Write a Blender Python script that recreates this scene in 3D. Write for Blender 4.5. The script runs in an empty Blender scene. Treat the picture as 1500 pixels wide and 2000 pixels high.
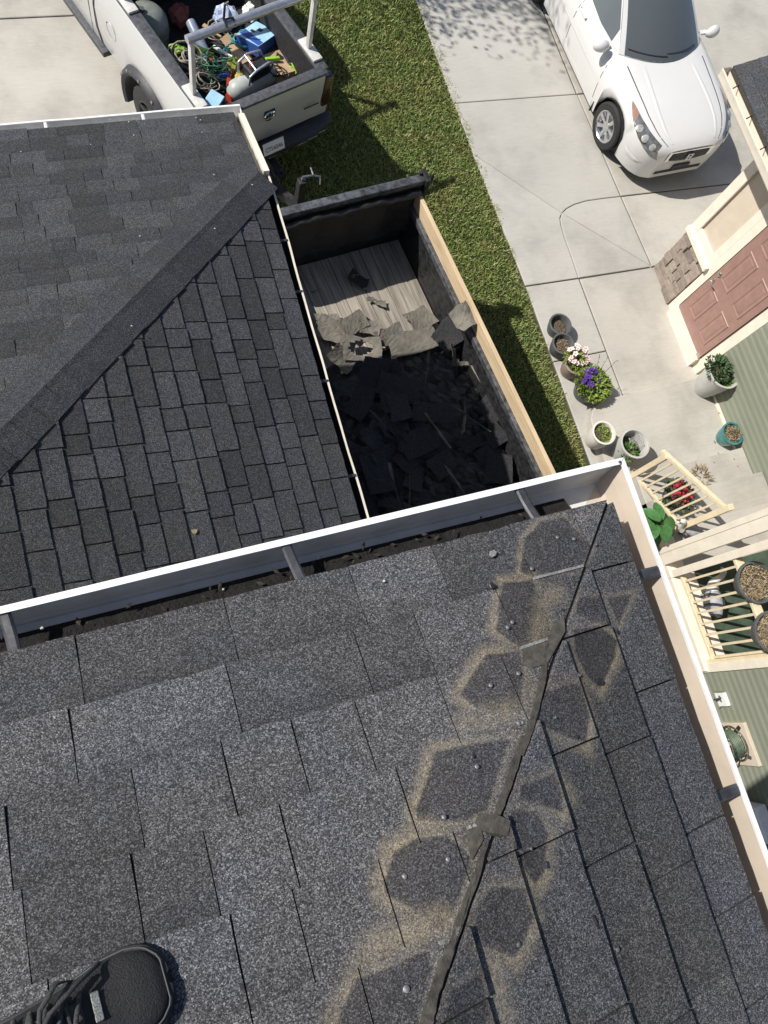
import bpy, bmesh, math, random
from mathutils import Vector, Matrix
random.seed(7)
# ------------------------------------------------------------------ camera, sky, sun, exposure
H = 8.8                       # camera height above the ground; the origin is straight below it
F = 1469.914                  # focal length in photo pixels (1500 x 2000)
RX = ((0.93893046, -0.27743231, 0.20357038), (-0.22274038, -0.94093852, -0.254993), (0.26229051, 0.19407735, -0.94527121))
SUN_AZ, SUN_EL = math.radians(-27.0), math.radians(46.5)   # direction the light travels towards, in plan; elevation
sc = bpy.context.scene
C = sc.collection
cam_d = bpy.data.cameras.new('camera'); cam = bpy.data.objects.new('camera', cam_d); C.objects.link(cam)
cam_d.sensor_fit = 'VERTICAL'; cam_d.sensor_height = 36.0; cam_d.sensor_width = 27.0
cam_d.lens = F/2000*36.0; cam_d.clip_start = 0.02; cam_d.clip_end = 2000
cm = Matrix.Identity(4)
for i in range(3):
    cm[i][0] = RX[0][i]; cm[i][1] = -RX[1][i]; cm[i][2] = -RX[2][i]
cm[2][3] = H
cam.matrix_world = cm
sc.camera = cam
world = bpy.data.worlds.new('World'); sc.world = world; world.use_nodes = True
wn = world.node_tree.nodes; wl = world.node_tree.links
sky = wn.new('ShaderNodeTexSky'); sky.sky_type = 'NISHITA'; sky.sun_disc = False
sky.sun_elevation = SUN_EL; sky.sun_rotation = math.radians(90) - (SUN_AZ + math.pi)
sky.air_density = 1.0; sky.dust_density = 1.2; sky.ozone_density = 1.0
wn['Background'].inputs['Strength'].default_value = 0.085
wl.new(sky.outputs[0], wn['Background'].inputs['Color'])
sun_d = bpy.data.lights.new('sun', 'SUN'); sun_d.energy = 4.6; sun_d.angle = math.radians(0.53); sun_d.color = (1.0, 0.95, 0.87)
sun = bpy.data.objects.new('sun', sun_d); C.objects.link(sun); sun.location = (-20, 12, 30)
LDIR = Vector((math.cos(SUN_EL)*math.cos(SUN_AZ), math.cos(SUN_EL)*math.sin(SUN_AZ), -math.sin(SUN_EL)))
sun.rotation_euler = LDIR.to_track_quat('-Z', 'Y').to_euler()
sc.view_settings.view_transform = 'Standard'; sc.view_settings.look = 'None'
sc.view_settings.exposure = 0.28; sc.view_settings.gamma = 1.0; sc.view_settings.use_curve_mapping = False

# ------------------------------------------------------------------ helpers
def ray(px, py):
    u, v = (px-750)/F, (py-1000)/F
    return Vector([RX[0][i]*u + RX[1][i]*v + RX[2][i] for i in range(3)])
def G(px, py, z=0.0):                      # photo pixel -> world point at height z
    r = ray(px, py); t = (z-H)/r.z
    return Vector((r.x*t, r.y*t, z))
def onplane(px, py, p0, n):                # photo pixel -> world point on a plane
    r = ray(px, py); o = Vector((0, 0, H)); t = (Vector(p0)-o).dot(n)/r.dot(n)
    return o + r*t
def project(p):
    q = Vector(p) - Vector((0, 0, H))
    c = [sum(RX[i][j]*q[j] for j in range(3)) for i in range(3)]
    return (c[0]/c[2]*F+750, c[1]/c[2]*F+1000, c[2])

class MB:
    """collects shapes for one mesh object"""
    def __init__(s): s.v = []; s.f = []; s.m = []; s.mi = 0
    def quadgrid(s, rows, closed_u=False, closed_v=False):
        b = len(s.v); n = len(rows[0])
        for r in rows: s.v += [tuple(p) for p in r]
        R = len(rows)
        for i in range(R if closed_u else R-1):
            for j in range(n if closed_v else n-1):
                i2, j2 = (i+1) % R, (j+1) % n
                s.f.append((b+i*n+j, b+i*n+j2, b+i2*n+j2, b+i2*n+j)); s.m.append(s.mi)
        return s
    def poly(s, pts, flip=False):
        b = len(s.v); s.v += [tuple(p) for p in pts]; f = tuple(range(b, b+len(pts)))
        s.f.append(f[::-1] if flip else f); s.m.append(s.mi); return s
    def hexa(s, lo, hi):                   # two rings of equal size -> closed solid
        n = len(lo); b = len(s.v); s.v += [tuple(p) for p in lo] + [tuple(p) for p in hi]
        s.f.append(tuple(range(b+n-1, b-1, -1))); s.f.append(tuple(range(b+n, b+2*n))); s.m += [s.mi]*2
        for i in range(n):
            j = (i+1) % n; s.f.append((b+i, b+j, b+n+j, b+n+i)); s.m.append(s.mi)
        return s
    def box(s, x0, x1, y0, y1, z0, z1, M=None):
        lo = [(x0,y0,z0),(x1,y0,z0),(x1,y1,z0),(x0,y1,z0)]; hi = [(a,b,z1) for a,b,_ in lo]
        if M is not None: lo = [M @ Vector(p) for p in lo]; hi = [M @ Vector(p) for p in hi]
        return s.hexa(lo, hi)
    def cbox(s, x0, x1, y0, y1, z0, z1, c=0.01, M=None):   # box with chamfered edges
        bm = bmesh.new(); bmesh.ops.create_cube(bm, size=1)
        for v in bm.verts: v.co = Vector(((x0+x1)/2+v.co.x*(x1-x0), (y0+y1)/2+v.co.y*(y1-y0), (z0+z1)/2+v.co.z*(z1-z0)))
        bmesh.ops.bevel(bm, geom=bm.edges[:], offset=c, segments=2, profile=.6, affect='EDGES', clamp_overlap=True)
        return s.add(bm, M)
    def add(s, bm, M=None):
        b = len(s.v); bm.verts.index_update()
        s.v += [tuple((M @ v.co) if M is not None else v.co) for v in bm.verts]
        for f in bm.faces: s.f.append(tuple(b+v.index for v in f.verts)); s.m.append(s.mi)
        bm.free(); return s
    def tube(s, pts, r, n=8, cap=True):
        pts = [Vector(p) for p in pts]; rr = r if isinstance(r, (list, tuple)) else [r]*len(pts); rows = []
        up = Vector((0,0,1)); prev = None
        for i, p in enumerate(pts):
            d = (pts[min(i+1,len(pts)-1)] - pts[max(i-1,0)])
            if d.length < 1e-9: d = Vector((0,0,1))
            d.normalize()
            a = prev if prev is not None else (up if abs(d.z) < .9 else Vector((1,0,0)))
            x = (a - d*a.dot(d))
            if x.length < 1e-6: x = d.orthogonal()
            x.normalize(); prev = x; y = d.cross(x)
            rows.append([p + (x*math.cos(2*math.pi*k/n) + y*math.sin(2*math.pi*k/n))*rr[i] for k in range(n)])
        s.quadgrid(rows, closed_v=True)
        if cap: s.poly(rows[0], True); s.poly(rows[-1])
        return s
    def lathe(s, prof, n=24, M=None, cap=False):    # prof: list of (r, z)
        rows = []
        for r, z in prof:
            row = [Vector((r*math.cos(2*math.pi*k/n), r*math.sin(2*math.pi*k/n), z)) for k in range(n)]
            rows.append([M @ p for p in row] if M is not None else row)
        s.quadgrid(rows, closed_v=True)
        if cap: s.poly(rows[0], True); s.poly(rows[-1])
        return s
    def mesh(s, name, mats, smooth=None):
        me = bpy.data.meshes.new(name); me.from_pydata(s.v, [], s.f)
        for m in mats: me.materials.append(m)
        if len(mats) > 1: me.polygons.foreach_set('material_index', s.m)
        if smooth:
            me.polygons.foreach_set('use_smooth', [True]*len(me.polygons)); me.set_sharp_from_angle(angle=math.radians(smooth))
        me.update(); return me
    def build(s, name, mats, parent=None, smooth=None, off=None):
        if not isinstance(mats, (list, tuple)): mats = [mats]
        if off is not None: s.v = [tuple(Vector(p)-Vector(off)) for p in s.v]
        o = bpy.data.objects.new(name, s.mesh(name, mats, smooth)); C.objects.link(o)
        if parent is not None: o.parent = parent
        return o
def rot(axis, deg): return Matrix.Rotation(math.radians(deg), 4, axis)
def trn(*p): return Matrix.Translation(Vector(p if len(p) == 3 else p[0]))
def tag(o, label, cat, group=None):
    o['label'] = label; o['category'] = cat
    if group: o['group'] = group
    return o
def struct(o): o['kind'] = 'structure'; return o
def thing(name, label, cat, loc=(0,0,0), rz=0, group=None):
    o = bpy.data.objects.new(name, None); C.objects.link(o); o.location = loc; o.rotation_euler = (0,0,rz); o.empty_display_size = .1
    return tag(o, label, cat, group)
def solo(mb, name, mats, label, cat, base, rz=0, group=None, smooth=None):   # one-mesh thing in local coordinates
    o = mb.build(name, mats, None, smooth); o.location = base; o.rotation_euler = (0,0,rz); return tag(o, label, cat, group)
def lerp(a, b, t): return a + (b-a)*t
def smooth01(t): t = max(0, min(1, t)); return t*t*(3-2*t)
def pw(x, pts):                             # smooth piecewise interpolation
    if x <= pts[0][0]: return pts[0][1]
    for (x0, y0), (x1, y1) in zip(pts, pts[1:]):
        if x <= x1: return lerp(y0, y1, (x-x0)/(x1-x0))
    return pts[-1][1]

# ------------------------------------------------------------------ materials
def newmat(name):
    m = bpy.data.materials.new(name); m.use_nodes = True; nt = m.node_tree
    return m, nt, nt.nodes['Principled BSDF']
def nd(nt, t, **kw):
    n = nt.nodes.new(t)
    for k, v in kw.items(): setattr(n, k, v)
    return n
def link(nt, a, b): nt.links.new(a, b)
def math_(nt, op, a, b=None, clamp=False):
    n = nd(nt, 'ShaderNodeMath', operation=op, use_clamp=clamp)
    for i, x in enumerate((a, b)):
        if x is None: continue
        if isinstance(x, (int, float)): n.inputs[i].default_value = x
        else: link(nt, x, n.inputs[i])
    return n.outputs[0]
def mixc(nt, fac, a, b, mode='MIX'):
    n = nd(nt, 'ShaderNodeMix', data_type='RGBA', blend_type=mode)
    for i, x in ((0, fac), (6, a), (7, b)):
        if isinstance(x, (int, float)): n.inputs[i].default_value = x
        elif isinstance(x, (tuple, list)): n.inputs[i].default_value = (*x[:3], 1)
        else: link(nt, x, n.inputs[i])
    return n.outputs[2]
def coords(nt, world=False):
    return nd(nt, 'ShaderNodeNewGeometry').outputs['Position'] if world else nd(nt, 'ShaderNodeTexCoord').outputs['Object']
def noise(nt, vec, scale, detail=4, rough=.55, stretch=None):
    if stretch:
        mp = nd(nt, 'ShaderNodeMapping'); mp.inputs['Scale'].default_value = stretch; link(nt, vec, mp.inputs[0]); vec = mp.outputs[0]
    n = nd(nt, 'ShaderNodeTexNoise'); n.inputs['Scale'].default_value = scale; n.inputs['Detail'].default_value = detail; n.inputs['Roughness'].default_value = rough
    link(nt, vec, n.inputs['Vector']); return n.outputs['Fac']
def ramp(nt, fac, stops):
    n = nd(nt, 'ShaderNodeValToRGB'); e = n.color_ramp.elements
    while len(e) < len(stops): e.new(.5)
    for el, (p, c) in zip(e, stops): el.position = p; el.color = (*c[:3], 1) if isinstance(c, (tuple, list)) else (c, c, c, 1)
    link(nt, fac, n.inputs[0]); return n.outputs[0]
def bump(nt, bsdf, h, strength=.3, dist=.01):
    n = nd(nt, 'ShaderNodeBump'); n.inputs['Strength'].default_value = strength; n.inputs['Distance'].default_value = dist
    link(nt, h, n.inputs['Height']); link(nt, n.outputs[0], bsdf.inputs['Normal'])
def mat(name, col, rough=.6, var=.15, scale=8, col2=None, bmp=.15, bscale=60, metal=0, spec=.5, coat=0, world=False, stretch=None, rnd=0, bdist=.004, alpha=1, trans=0, rvar=.1):
    m, nt, b = newmat(name); v = coords(nt, world)
    f = noise(nt, v, scale, 5, .6, stretch)
    c2 = col2 or tuple(x*(1-var*1.6) for x in col); c1 = col if col2 else tuple(min(1, x*(1+var)) for x in col)
    c = ramp(nt, f, [(.3, c2), (.7, c1)])
    if rnd:
        r = nd(nt, 'ShaderNodeObjectInfo').outputs['Random']; r = math_(nt, 'MULTIPLY_ADD', r, rnd); r.node.inputs[2].default_value = 1-rnd/2
        c = mixc(nt, 1.0, c, r, 'MULTIPLY')
    link(nt, c, b.inputs['Base Color'])
    rr = math_(nt, 'MULTIPLY_ADD', f, rvar*2); rr.node.inputs[2].default_value = rough-rvar; link(nt, rr, b.inputs['Roughness'])
    b.inputs['Metallic'].default_value = metal; b.inputs['Specular IOR Level'].default_value = spec; b.inputs['Coat Weight'].default_value = coat
    b.inputs['Coat Roughness'].default_value = .05
    if trans: b.inputs['Transmission Weight'].default_value = trans
    if bmp: bump(nt, b, noise(nt, v, bscale, 4, .6, stretch), bmp, bdist)
    return m
# concrete: broom strokes, blotches, fine grain
def concrete(name, c1, c2):
    m, nt, b = newmat(name); v = coords(nt, True)
    big = noise(nt, v, 1.1, 6, .6); fine = noise(nt, v, 180, 3, .6); broom = noise(nt, v, 22, 5, .6, (.18, 3.2, 1)); spots = noise(nt, v, 9, 2, .5)
    c = ramp(nt, big, [(.32, c2), (.68, c1)])
    c = mixc(nt, .55, c, ramp(nt, noise(nt, v, .55, 7, .7), [(.36, .72), (.52, 1.0)]), 'MULTIPLY')
    c = mixc(nt, .30, c, ramp(nt, broom, [(.3, .62), (.7, 1.0)]), 'MULTIPLY')
    c = mixc(nt, .22, c, ramp(nt, fine, [(.3, .55), (.65, 1.0)]), 'MULTIPLY')
    c = mixc(nt, .12, c, ramp(nt, spots, [(.25, .6), (.40, 1.0)]), 'MULTIPLY')
    r = nd(nt, 'ShaderNodeObjectInfo').outputs['Random']; r = math_(nt, 'MULTIPLY_ADD', r, .10); r.node.inputs[2].default_value = .94
    c = mixc(nt, 1.0, c, r, 'MULTIPLY')
    link(nt, c, b.inputs['Base Color']); b.inputs['Roughness'].default_value = .88
    bump(nt, b, mixc(nt, .5, broom, fine), .25, .004); return m
M_CONC = concrete('concrete_grey', (.50, .485, .445), (.44, .425, .39))
M_CONCW = concrete('concrete_warm', (.53, .505, .455), (.45, .43, .385))
M_SOIL, nt, b = newmat('soil_and_thatch'); v = coords(nt, True)
c = ramp(nt, noise(nt, v, 3.0, 6, .65), [(.3, (.035, .042, .015)), (.55, (.06, .07, .022)), (.75, (.13, .11, .05))])
link(nt, c, b.inputs['Base Color']); b.inputs['Roughness'].default_value = .95; bump(nt, b, noise(nt, v, 70, 4), .6, .02)
M_GRASS, nt, b = newmat('grass_blades'); v = coords(nt, True)
at = nd(nt, 'ShaderNodeAttribute', attribute_name='tone').outputs['Fac']
c = ramp(nt, at, [(0, (.10, .165, .034)), (.45, (.20, .275, .072)), (.8, (.31, .36, .13)), (1, (.50, .44, .24))])
patch = ramp(nt, noise(nt, v, 1.6, 5, .65), [(.45, 0), (.72, 1)])
c = mixc(nt, math_(nt, 'MULTIPLY', patch, .5), c, (.36, .30, .11))
link(nt, c, b.inputs['Base Color']); b.inputs['Roughness'].default_value = .55; b.inputs['Specular IOR Level'].default_value = .25
M_JOINT = mat('joint_dirt', (.10, .09, .075), .95, .3, 40)

# roofing granules: each grain has its own grey; tabs differ a little in blend
def shingle(name, dark, light, tonevar=.35, dust=None, cell=430, mid=None):
    m, nt, b = newmat(name); v = coords(nt, True)
    vo = nd(nt, 'ShaderNodeTexVoronoi'); vo.inputs['Scale'].default_value = cell; link(nt, v, vo.inputs['Vector'])
    bw = nd(nt, 'ShaderNodeSeparateColor'); link(nt, vo.outputs['Color'], bw.inputs[0])
    grain = ramp(nt, bw.outputs[0], [(0, tuple(x*.35 for x in dark)), (.38, dark), (.66, mid or tuple((a+c_)/2 for a, c_ in zip(dark, light))), (.86, light), (1, tuple(min(1, x*1.7) for x in light))])
    cl = ramp(nt, noise(nt, v, 160, 2, .5), [(.3, .75), (.7, 1.2)]); grain = mixc(nt, 1.0, grain, cl, 'MULTIPLY')
    hue = mixc(nt, ramp(nt, noise(nt, v, 5, 4), [(.4, 0), (.65, 1)]), (1.0, .985, .965), (.95, .98, 1.05))
    c = mixc(nt, 1.0, grain, hue, 'MULTIPLY')
    c = mixc(nt, .35, c, ramp(nt, noise(nt, v, 26, 5, .7), [(.3, .55), (.7, 1.25)]), 'MULTIPLY')
    rnd = math_(nt, 'FRACT', math_(nt, 'ADD', nd(nt, 'ShaderNodeObjectInfo').outputs['Random'], nd(nt, 'ShaderNodeAttribute', attribute_name='tone').outputs['Fac']))
    tone = math_(nt, 'MULTIPLY_ADD', rnd, tonevar); tone.node.inputs[2].default_value = 1-tonevar*.5
    c = mixc(nt, 1.0, c, tone, 'MULTIPLY')
    oc = nd(nt, 'ShaderNodeSeparateXYZ'); link(nt, nd(nt, 'ShaderNodeTexCoord').outputs['Object'], oc.inputs[0])     # darker granule band at the head of some tabs
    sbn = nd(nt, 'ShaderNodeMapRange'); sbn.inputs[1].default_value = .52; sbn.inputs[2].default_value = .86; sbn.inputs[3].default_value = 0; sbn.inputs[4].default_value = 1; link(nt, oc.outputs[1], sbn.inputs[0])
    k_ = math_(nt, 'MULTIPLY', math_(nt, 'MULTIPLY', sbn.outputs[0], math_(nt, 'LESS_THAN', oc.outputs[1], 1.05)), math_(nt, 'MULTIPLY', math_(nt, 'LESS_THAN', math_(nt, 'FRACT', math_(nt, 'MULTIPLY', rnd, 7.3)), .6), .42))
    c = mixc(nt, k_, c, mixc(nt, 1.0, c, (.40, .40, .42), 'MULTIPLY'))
    if dust:
        wob = nd(nt, 'ShaderNodeTexNoise'); wob.inputs['Scale'].default_value = 16; wob.inputs['Detail'].default_value = 4; link(nt, v, wob.inputs['Vector'])
        off = nd(nt, 'ShaderNodeVectorMath', operation='MULTIPLY_ADD'); link(nt, wob.outputs['Color'], off.inputs[0]); off.inputs[1].default_value = (.014,)*3; off.inputs[2].default_value = (-.007,)*3
        pv = nd(nt, 'ShaderNodeVectorMath', operation='ADD'); link(nt, v, pv.inputs[0]); link(nt, off.outputs[0], pv.inputs[1])
        polys, segs, hipl = dust; acc = None; dk = None
        def remap(x, a0, a1, b0, b1):
            mr = nd(nt, 'ShaderNodeMapRange', interpolation_type='SMOOTHSTEP')
            for i, q in enumerate((a0, a1, b0, b1)): mr.inputs[i+1].default_value = q
            link(nt, x, mr.inputs[0]); return mr.outputs[0]
        mx = lambda x, y: y if x is None else math_(nt, 'MAXIMUM', x, y)
        for halves_, wdt, st in polys:          # patches that the caps had covered: unfaded inside, dust heaped along the outline
            d = None
            for n_, c_ in halves_:
                dt = nd(nt, 'ShaderNodeVectorMath', operation='DOT_PRODUCT'); link(nt, pv.outputs[0], dt.inputs[0]); dt.inputs[1].default_value = n_
                d = mx(d, math_(nt, 'SUBTRACT', dt.outputs['Value'], c_))
            dk = mx(dk, remap(d, .002, -.006, 0, 1))
            acc = mx(acc, math_(nt, 'MULTIPLY', remap(d, wdt*1.25, -.004, 0, st), remap(d, -.008, .001, .10, 1)))
        for a, e, r0, st in [hipl]+segs:
            d = e-a; sb_ = nd(nt, 'ShaderNodeVectorMath', operation='SUBTRACT'); link(nt, pv.outputs[0], sb_.inputs[0]); sb_.inputs[1].default_value = a
            dt = nd(nt, 'ShaderNodeVectorMath', operation='DOT_PRODUCT'); link(nt, sb_.outputs[0], dt.inputs[0]); dt.inputs[1].default_value = d/d.length_squared
            cl_ = nd(nt, 'ShaderNodeClamp'); link(nt, dt.outputs['Value'], cl_.inputs[0])
            sc_ = nd(nt, 'ShaderNodeVectorMath', operation='SCALE'); sc_.inputs[0].default_value = d; link(nt, cl_.outputs[0], sc_.inputs['Scale'])
            df = nd(nt, 'ShaderNodeVectorMath', operation='DISTANCE'); link(nt, sb_.outputs[0], df.inputs[0]); link(nt, sc_.outputs[0], df.inputs[1])
            if st is None: acc = math_(nt, 'MULTIPLY', acc, remap(df.outputs['Value'], .03, r0, .35, 1)); continue
            acc = mx(acc, remap(df.outputs['Value'], r0, 0, 0, st))
        c = mixc(nt, math_(nt, 'MULTIPLY', dk, .85), c, mixc(nt, 1.0, c, (.50, .50, .54), 'MULTIPLY'))
        gr = ramp(nt, bw.outputs[1], [(.15, .25), (.75, 1.0)])
        k = math_(nt, 'MULTIPLY', math_(nt, 'MULTIPLY', acc, gr), ramp(nt, noise(nt, v, 30, 5, .7), [(.3, .35), (.65, 1)]), True)
        c = mixc(nt, k, c, mixc(nt, bw.outputs[2], (.17, .14, .092), (.46, .38, .255)))
    link(nt, c, b.inputs['Base Color']); b.inputs['Roughness'].default_value = .85; b.inputs['Specular IOR Level'].default_value = .35
    bump(nt, b, bw.outputs[0], .55, .0022)
    return m
M_WHITE = mat('white_painted_metal', (.80, .80, .80), .35, .06, 20, bmp=.05, spec=.5)
M_WHITE_IN = mat('gutter_inside_beige', (.52, .45, .37), .55, .08, 6, bmp=.1)
M_GREYIN = mat('gutter_inside_shaded', (.62, .62, .61), .5, .12, 9, bmp=.15)  # grey copy of the inside colour; the front gutters' shade is painted in
M_CREAM = mat('cream_painted_trim', (.72, .66, .56), .5, .08, 12, bmp=.08)
M_STRAP_SHADE = mat('dark_strap_and_gutter_shade', (.06, .062, .07), .45, .25, 30, metal=.3)
M_DIRT = mat('shade_black_gutter_dirt', (.009, .009, .0085), .95, .5, 60, bmp=1.0, bscale=120, bdist=.01)
M_BLACKSTEEL = mat('black_painted_steel', (.025, .026, .028), .5, .5, 14, bmp=.35, bscale=40, spec=.4, rvar=.15)
M_SOFFIT = mat('soffit_white', (.6, .58, .54), .7)
M_SIDE = mat('house_siding_taupe', (.34, .31, .27), .7)
M_STRIP = mat('old_hip_felt', (.062, .056, .047), .85, .35, 60, bmp=.6, bscale=200)
M_SEAL = mat('grey_sealant_strip', (.20, .20, .20), .8, .4, 300, bmp=.4, bscale=400)

# ------------------------------------------------------------------ the ground
g_ = MB(); g_.poly([(-300,-300,-.035),(300,-300,-.035),(300,300,-.035),(-300,300,-.035)])
struct(g_.build('ground', M_SOIL))
def inset_poly(pts, d):
    n = len(pts); out = []
    for i in range(n):
        p0, p1, p2 = Vector(pts[i-1]), Vector(pts[i]), Vector(pts[(i+1) % n])
        a, b_ = (p1-p0).normalized(), (p2-p1).normalized(); na, nb = Vector((-a.y, a.x)), Vector((-b_.y, b_.x))
        k = 1+na.dot(nb); out.append(p1 + (na+nb)*(d/max(k, .3)))
    return out
def slab(parent, pts, m, z=0.0, th=.10, gap=.006, name='slab'):
    if sum(a[0]*b_[1]-b_[0]*a[1] for a, b_ in zip(pts, pts[1:]+pts[:1])) < 0: pts = pts[::-1]
    q1 = inset_poly(pts, gap); q0 = inset_poly(pts, gap+.008); mb = MB()
    mb.quadgrid([[(p.x, p.y, z-th) for p in q1], [(p.x, p.y, z-.006) for p in q1], [(p.x, p.y, z) for p in q0]], closed_v=True)
    mb.poly([(p.x, p.y, z) for p in q0]); return mb.build(name, m, parent)
walk = MB(); walk.poly([(5.38,1.2,-.02),(14,1.2,-.02),(14,16,-.02),(5.22,16,-.02)])
walk = struct(walk.build('neighbour_driveway', M_JOINT))
arc = [(6.215,4.49)] + [(q.x, q.y) for q in [G(*p_) for p_ in ((1116,500),(1103,465),(1096,440),(1094,426),(1098,416),(1107,407),(1122,399),(1145,392),(1180,387))]] + [(7.40,5.70)]
xi, yi = arc[5]; ia = arc[:5]; ib = arc[6:]
fil = MB()
for a_, b_ in (((5.28,6.70),(xi,yi)),((xi,yi),(7.455,4.485))): fil.poly([(a_[0]-.02,a_[1]-.02,-.013),(b_[0]-.02,b_[1]-.02,-.013),(b_[0]+.02,b_[1]+.02,-.013),(a_[0]+.02,a_[1]+.02,-.013)])
fil.build('score_line', M_CONC, walk)
slab(walk, [(5.25,7.59),(7.33,7.56),(7.25,16),(5.15,16)], M_CONC)
slab(walk, [(5.28,6.70),(xi,yi)] + ib + [(7.34,7.56),(5.26,7.59)], M_CONC)
slab(walk, [(5.36,4.50)] + ia + [(xi,yi),(5.28,6.70)], M_CONC)
slab(walk, [(xi,yi),(7.455,4.49),(7.40,5.70)] + ib[:-1][::-1], M_CONC)
slab(walk, ia[::-1] + [(7.455,4.48),(xi,yi)], M_CONC)
slab(walk, [(5.36,4.49),(5.37,3.315),(6.22,3.325),(6.215,4.48)], M_CONC)
slab(walk, [(5.37,3.31),(5.39,1.2),(6.235,1.2),(6.22,3.32)], M_CONC)
slab(walk, [(6.225,4.475),(6.235,1.3),(7.60,1.3),(7.50,4.47)], M_CONCW)
slab(walk, [(7.41,5.695),(7.465,4.485),(13.5,4.40),(13.5,5.60)], M_CONCW)
slab(walk, [(7.345,7.555),(7.41,5.705),(13.5,5.61),(13.5,7.45)], M_CONCW)
slab(walk, [(7.26,16),(7.345,7.565),(13.5,7.46),(13.5,16)], M_CONCW)
drv = MB(); drv.poly([(-8,2.5,-.02),(2.2,2.5,-.02),(2.2,18,-.02),(-8,18,-.02)]); drv = struct(drv.build('driveway', M_JOINT))
slab(drv, [(-8,2.5),(2.15,2.5),(2.15,9.49),(-8,9.52)], M_CONCW); slab(drv, [(-8,9.53),(2.15,9.50),(2.15,18),(-8,18)], M_CONCW)

# grass: real blades on the strip between the drives
import numpy as np
rng = np.random.default_rng(3)
N = 200000
gx = rng.uniform(2.2, 5.42, N); gy = rng.uniform(-2.8, 10.4, N)
edge = 5.335 + .035*np.sin(gy*9.1) + .02*np.sin(gy*23) + rng.normal(0, .012, N)
keep = (gx < edge) & ~((gx < 3.4) & (gy < 4.6) & (gy > -.2) & (rng.random(N) < .9)); gx, gy = gx[keep], gy[keep]; N = len(gx)
ang = rng.uniform(0, 2*np.pi, N); hgt = rng.uniform(.025, .07, N); wid = rng.uniform(.0035, .0075, N); lean = rng.uniform(.2, 1.1, N)*hgt
la = rng.uniform(0, 2*np.pi, N)
vx = np.empty((N, 5, 3)); ca, sa = np.cos(ang)*wid, np.sin(ang)*wid
z0 = -.035
for k, (f_, w_) in enumerate(((0, 1), (0, -1), (.55, -.8), (.55, .8))):
    vx[:, k, 0] = gx + ca*w_ + np.cos(la)*lean*f_*.4; vx[:, k, 1] = gy + sa*w_ + np.sin(la)*lean*f_*.4; vx[:, k, 2] = z0 + hgt*f_
vx[:, 4, 0] = gx + np.cos(la)*lean; vx[:, 4, 1] = gy + np.sin(la)*lean; vx[:, 4, 2] = z0 + hgt*.9
me = bpy.data.meshes.new('grass'); me.vertices.add(N*5); me.vertices.foreach_set('co', vx.ravel())
me.loops.add(N*7); base = np.arange(N)[:, None]*5
me.loops.foreach_set('vertex_index', (base + np.array([[0,1,2,3,3,2,4]])).ravel().astype(np.int32))
me.polygons.add(N*2); st = np.empty((N, 2), np.int32); st[:, 0] = np.arange(N)*7; st[:, 1] = st[:, 0]+4
me.polygons.foreach_set('loop_start', st.ravel()); me.update(calc_edges=True); me.validate()
a_ = me.attributes.new('tone', 'FLOAT', 'POINT'); tn = np.clip(rng.beta(2, 2.4, N), 0, 1); tn[rng.random(N) < .06] = 1.0
near = np.clip((gx-5.12)/.25, 0, 1); tn = np.clip(tn + near*rng.random(N)*.55, 0, 1)
a_.data.foreach_set('value', np.repeat(tn, 5)); me.materials.append(M_GRASS)
go = bpy.data.objects.new('grass', me); C.objects.link(go); go['kind'] = 'stuff'; go['label'] = 'short sunlit lawn grass strip between trailer and concrete walk'; go['category'] = 'grass'
# ------------------------------------------------------------------ our house: two roofs, gutters, walls
E_ = .143                                    # shingle exposure
house = thing('house', 'house with dark grey shingle roofs on two levels and white gutters', 'house', (-1.2, -1.5, 0))
def wpart(o, root): o.parent = root; o.location = -root.location; return o
class Slope:
    def __init__(s, O, pitch, face):
        c = 1/math.sqrt(1+pitch*pitch); k = pitch*c; s.c = c; s.O = Vector(O)
        if face == 'y': s.ud, s.n, s.sd = Vector((0,-c,k)), Vector((0,k,c)), Vector((-1,0,0))
        else: s.ud, s.n, s.sd = Vector((-c,0,k)), Vector((k,0,c)), Vector((0,1,0))
    def pt(s, a, u, h=0): return s.O + s.sd*a + s.ud*u + s.n*h
    def px(s, x, y): return onplane(x, y, s.O, s.n)
    def su(s, x, y): d = s.px(x, y)-s.O; return d.dot(s.sd), d.dot(s.ud)
PU, PL = 1/3, .35
CU = Vector((.988, .226, 7.2)); XL, YH, YF, ZL = 1.13, 3.61, 4.37, 4.10
UF, UR = Slope(CU, PU, 'y'), Slope(CU, PU, 'x')
LF, LR = Slope((XL, YF, ZL-PL*(YF-YH)), PL, 'y'), Slope((XL, YH, ZL), PL, 'x')

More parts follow.
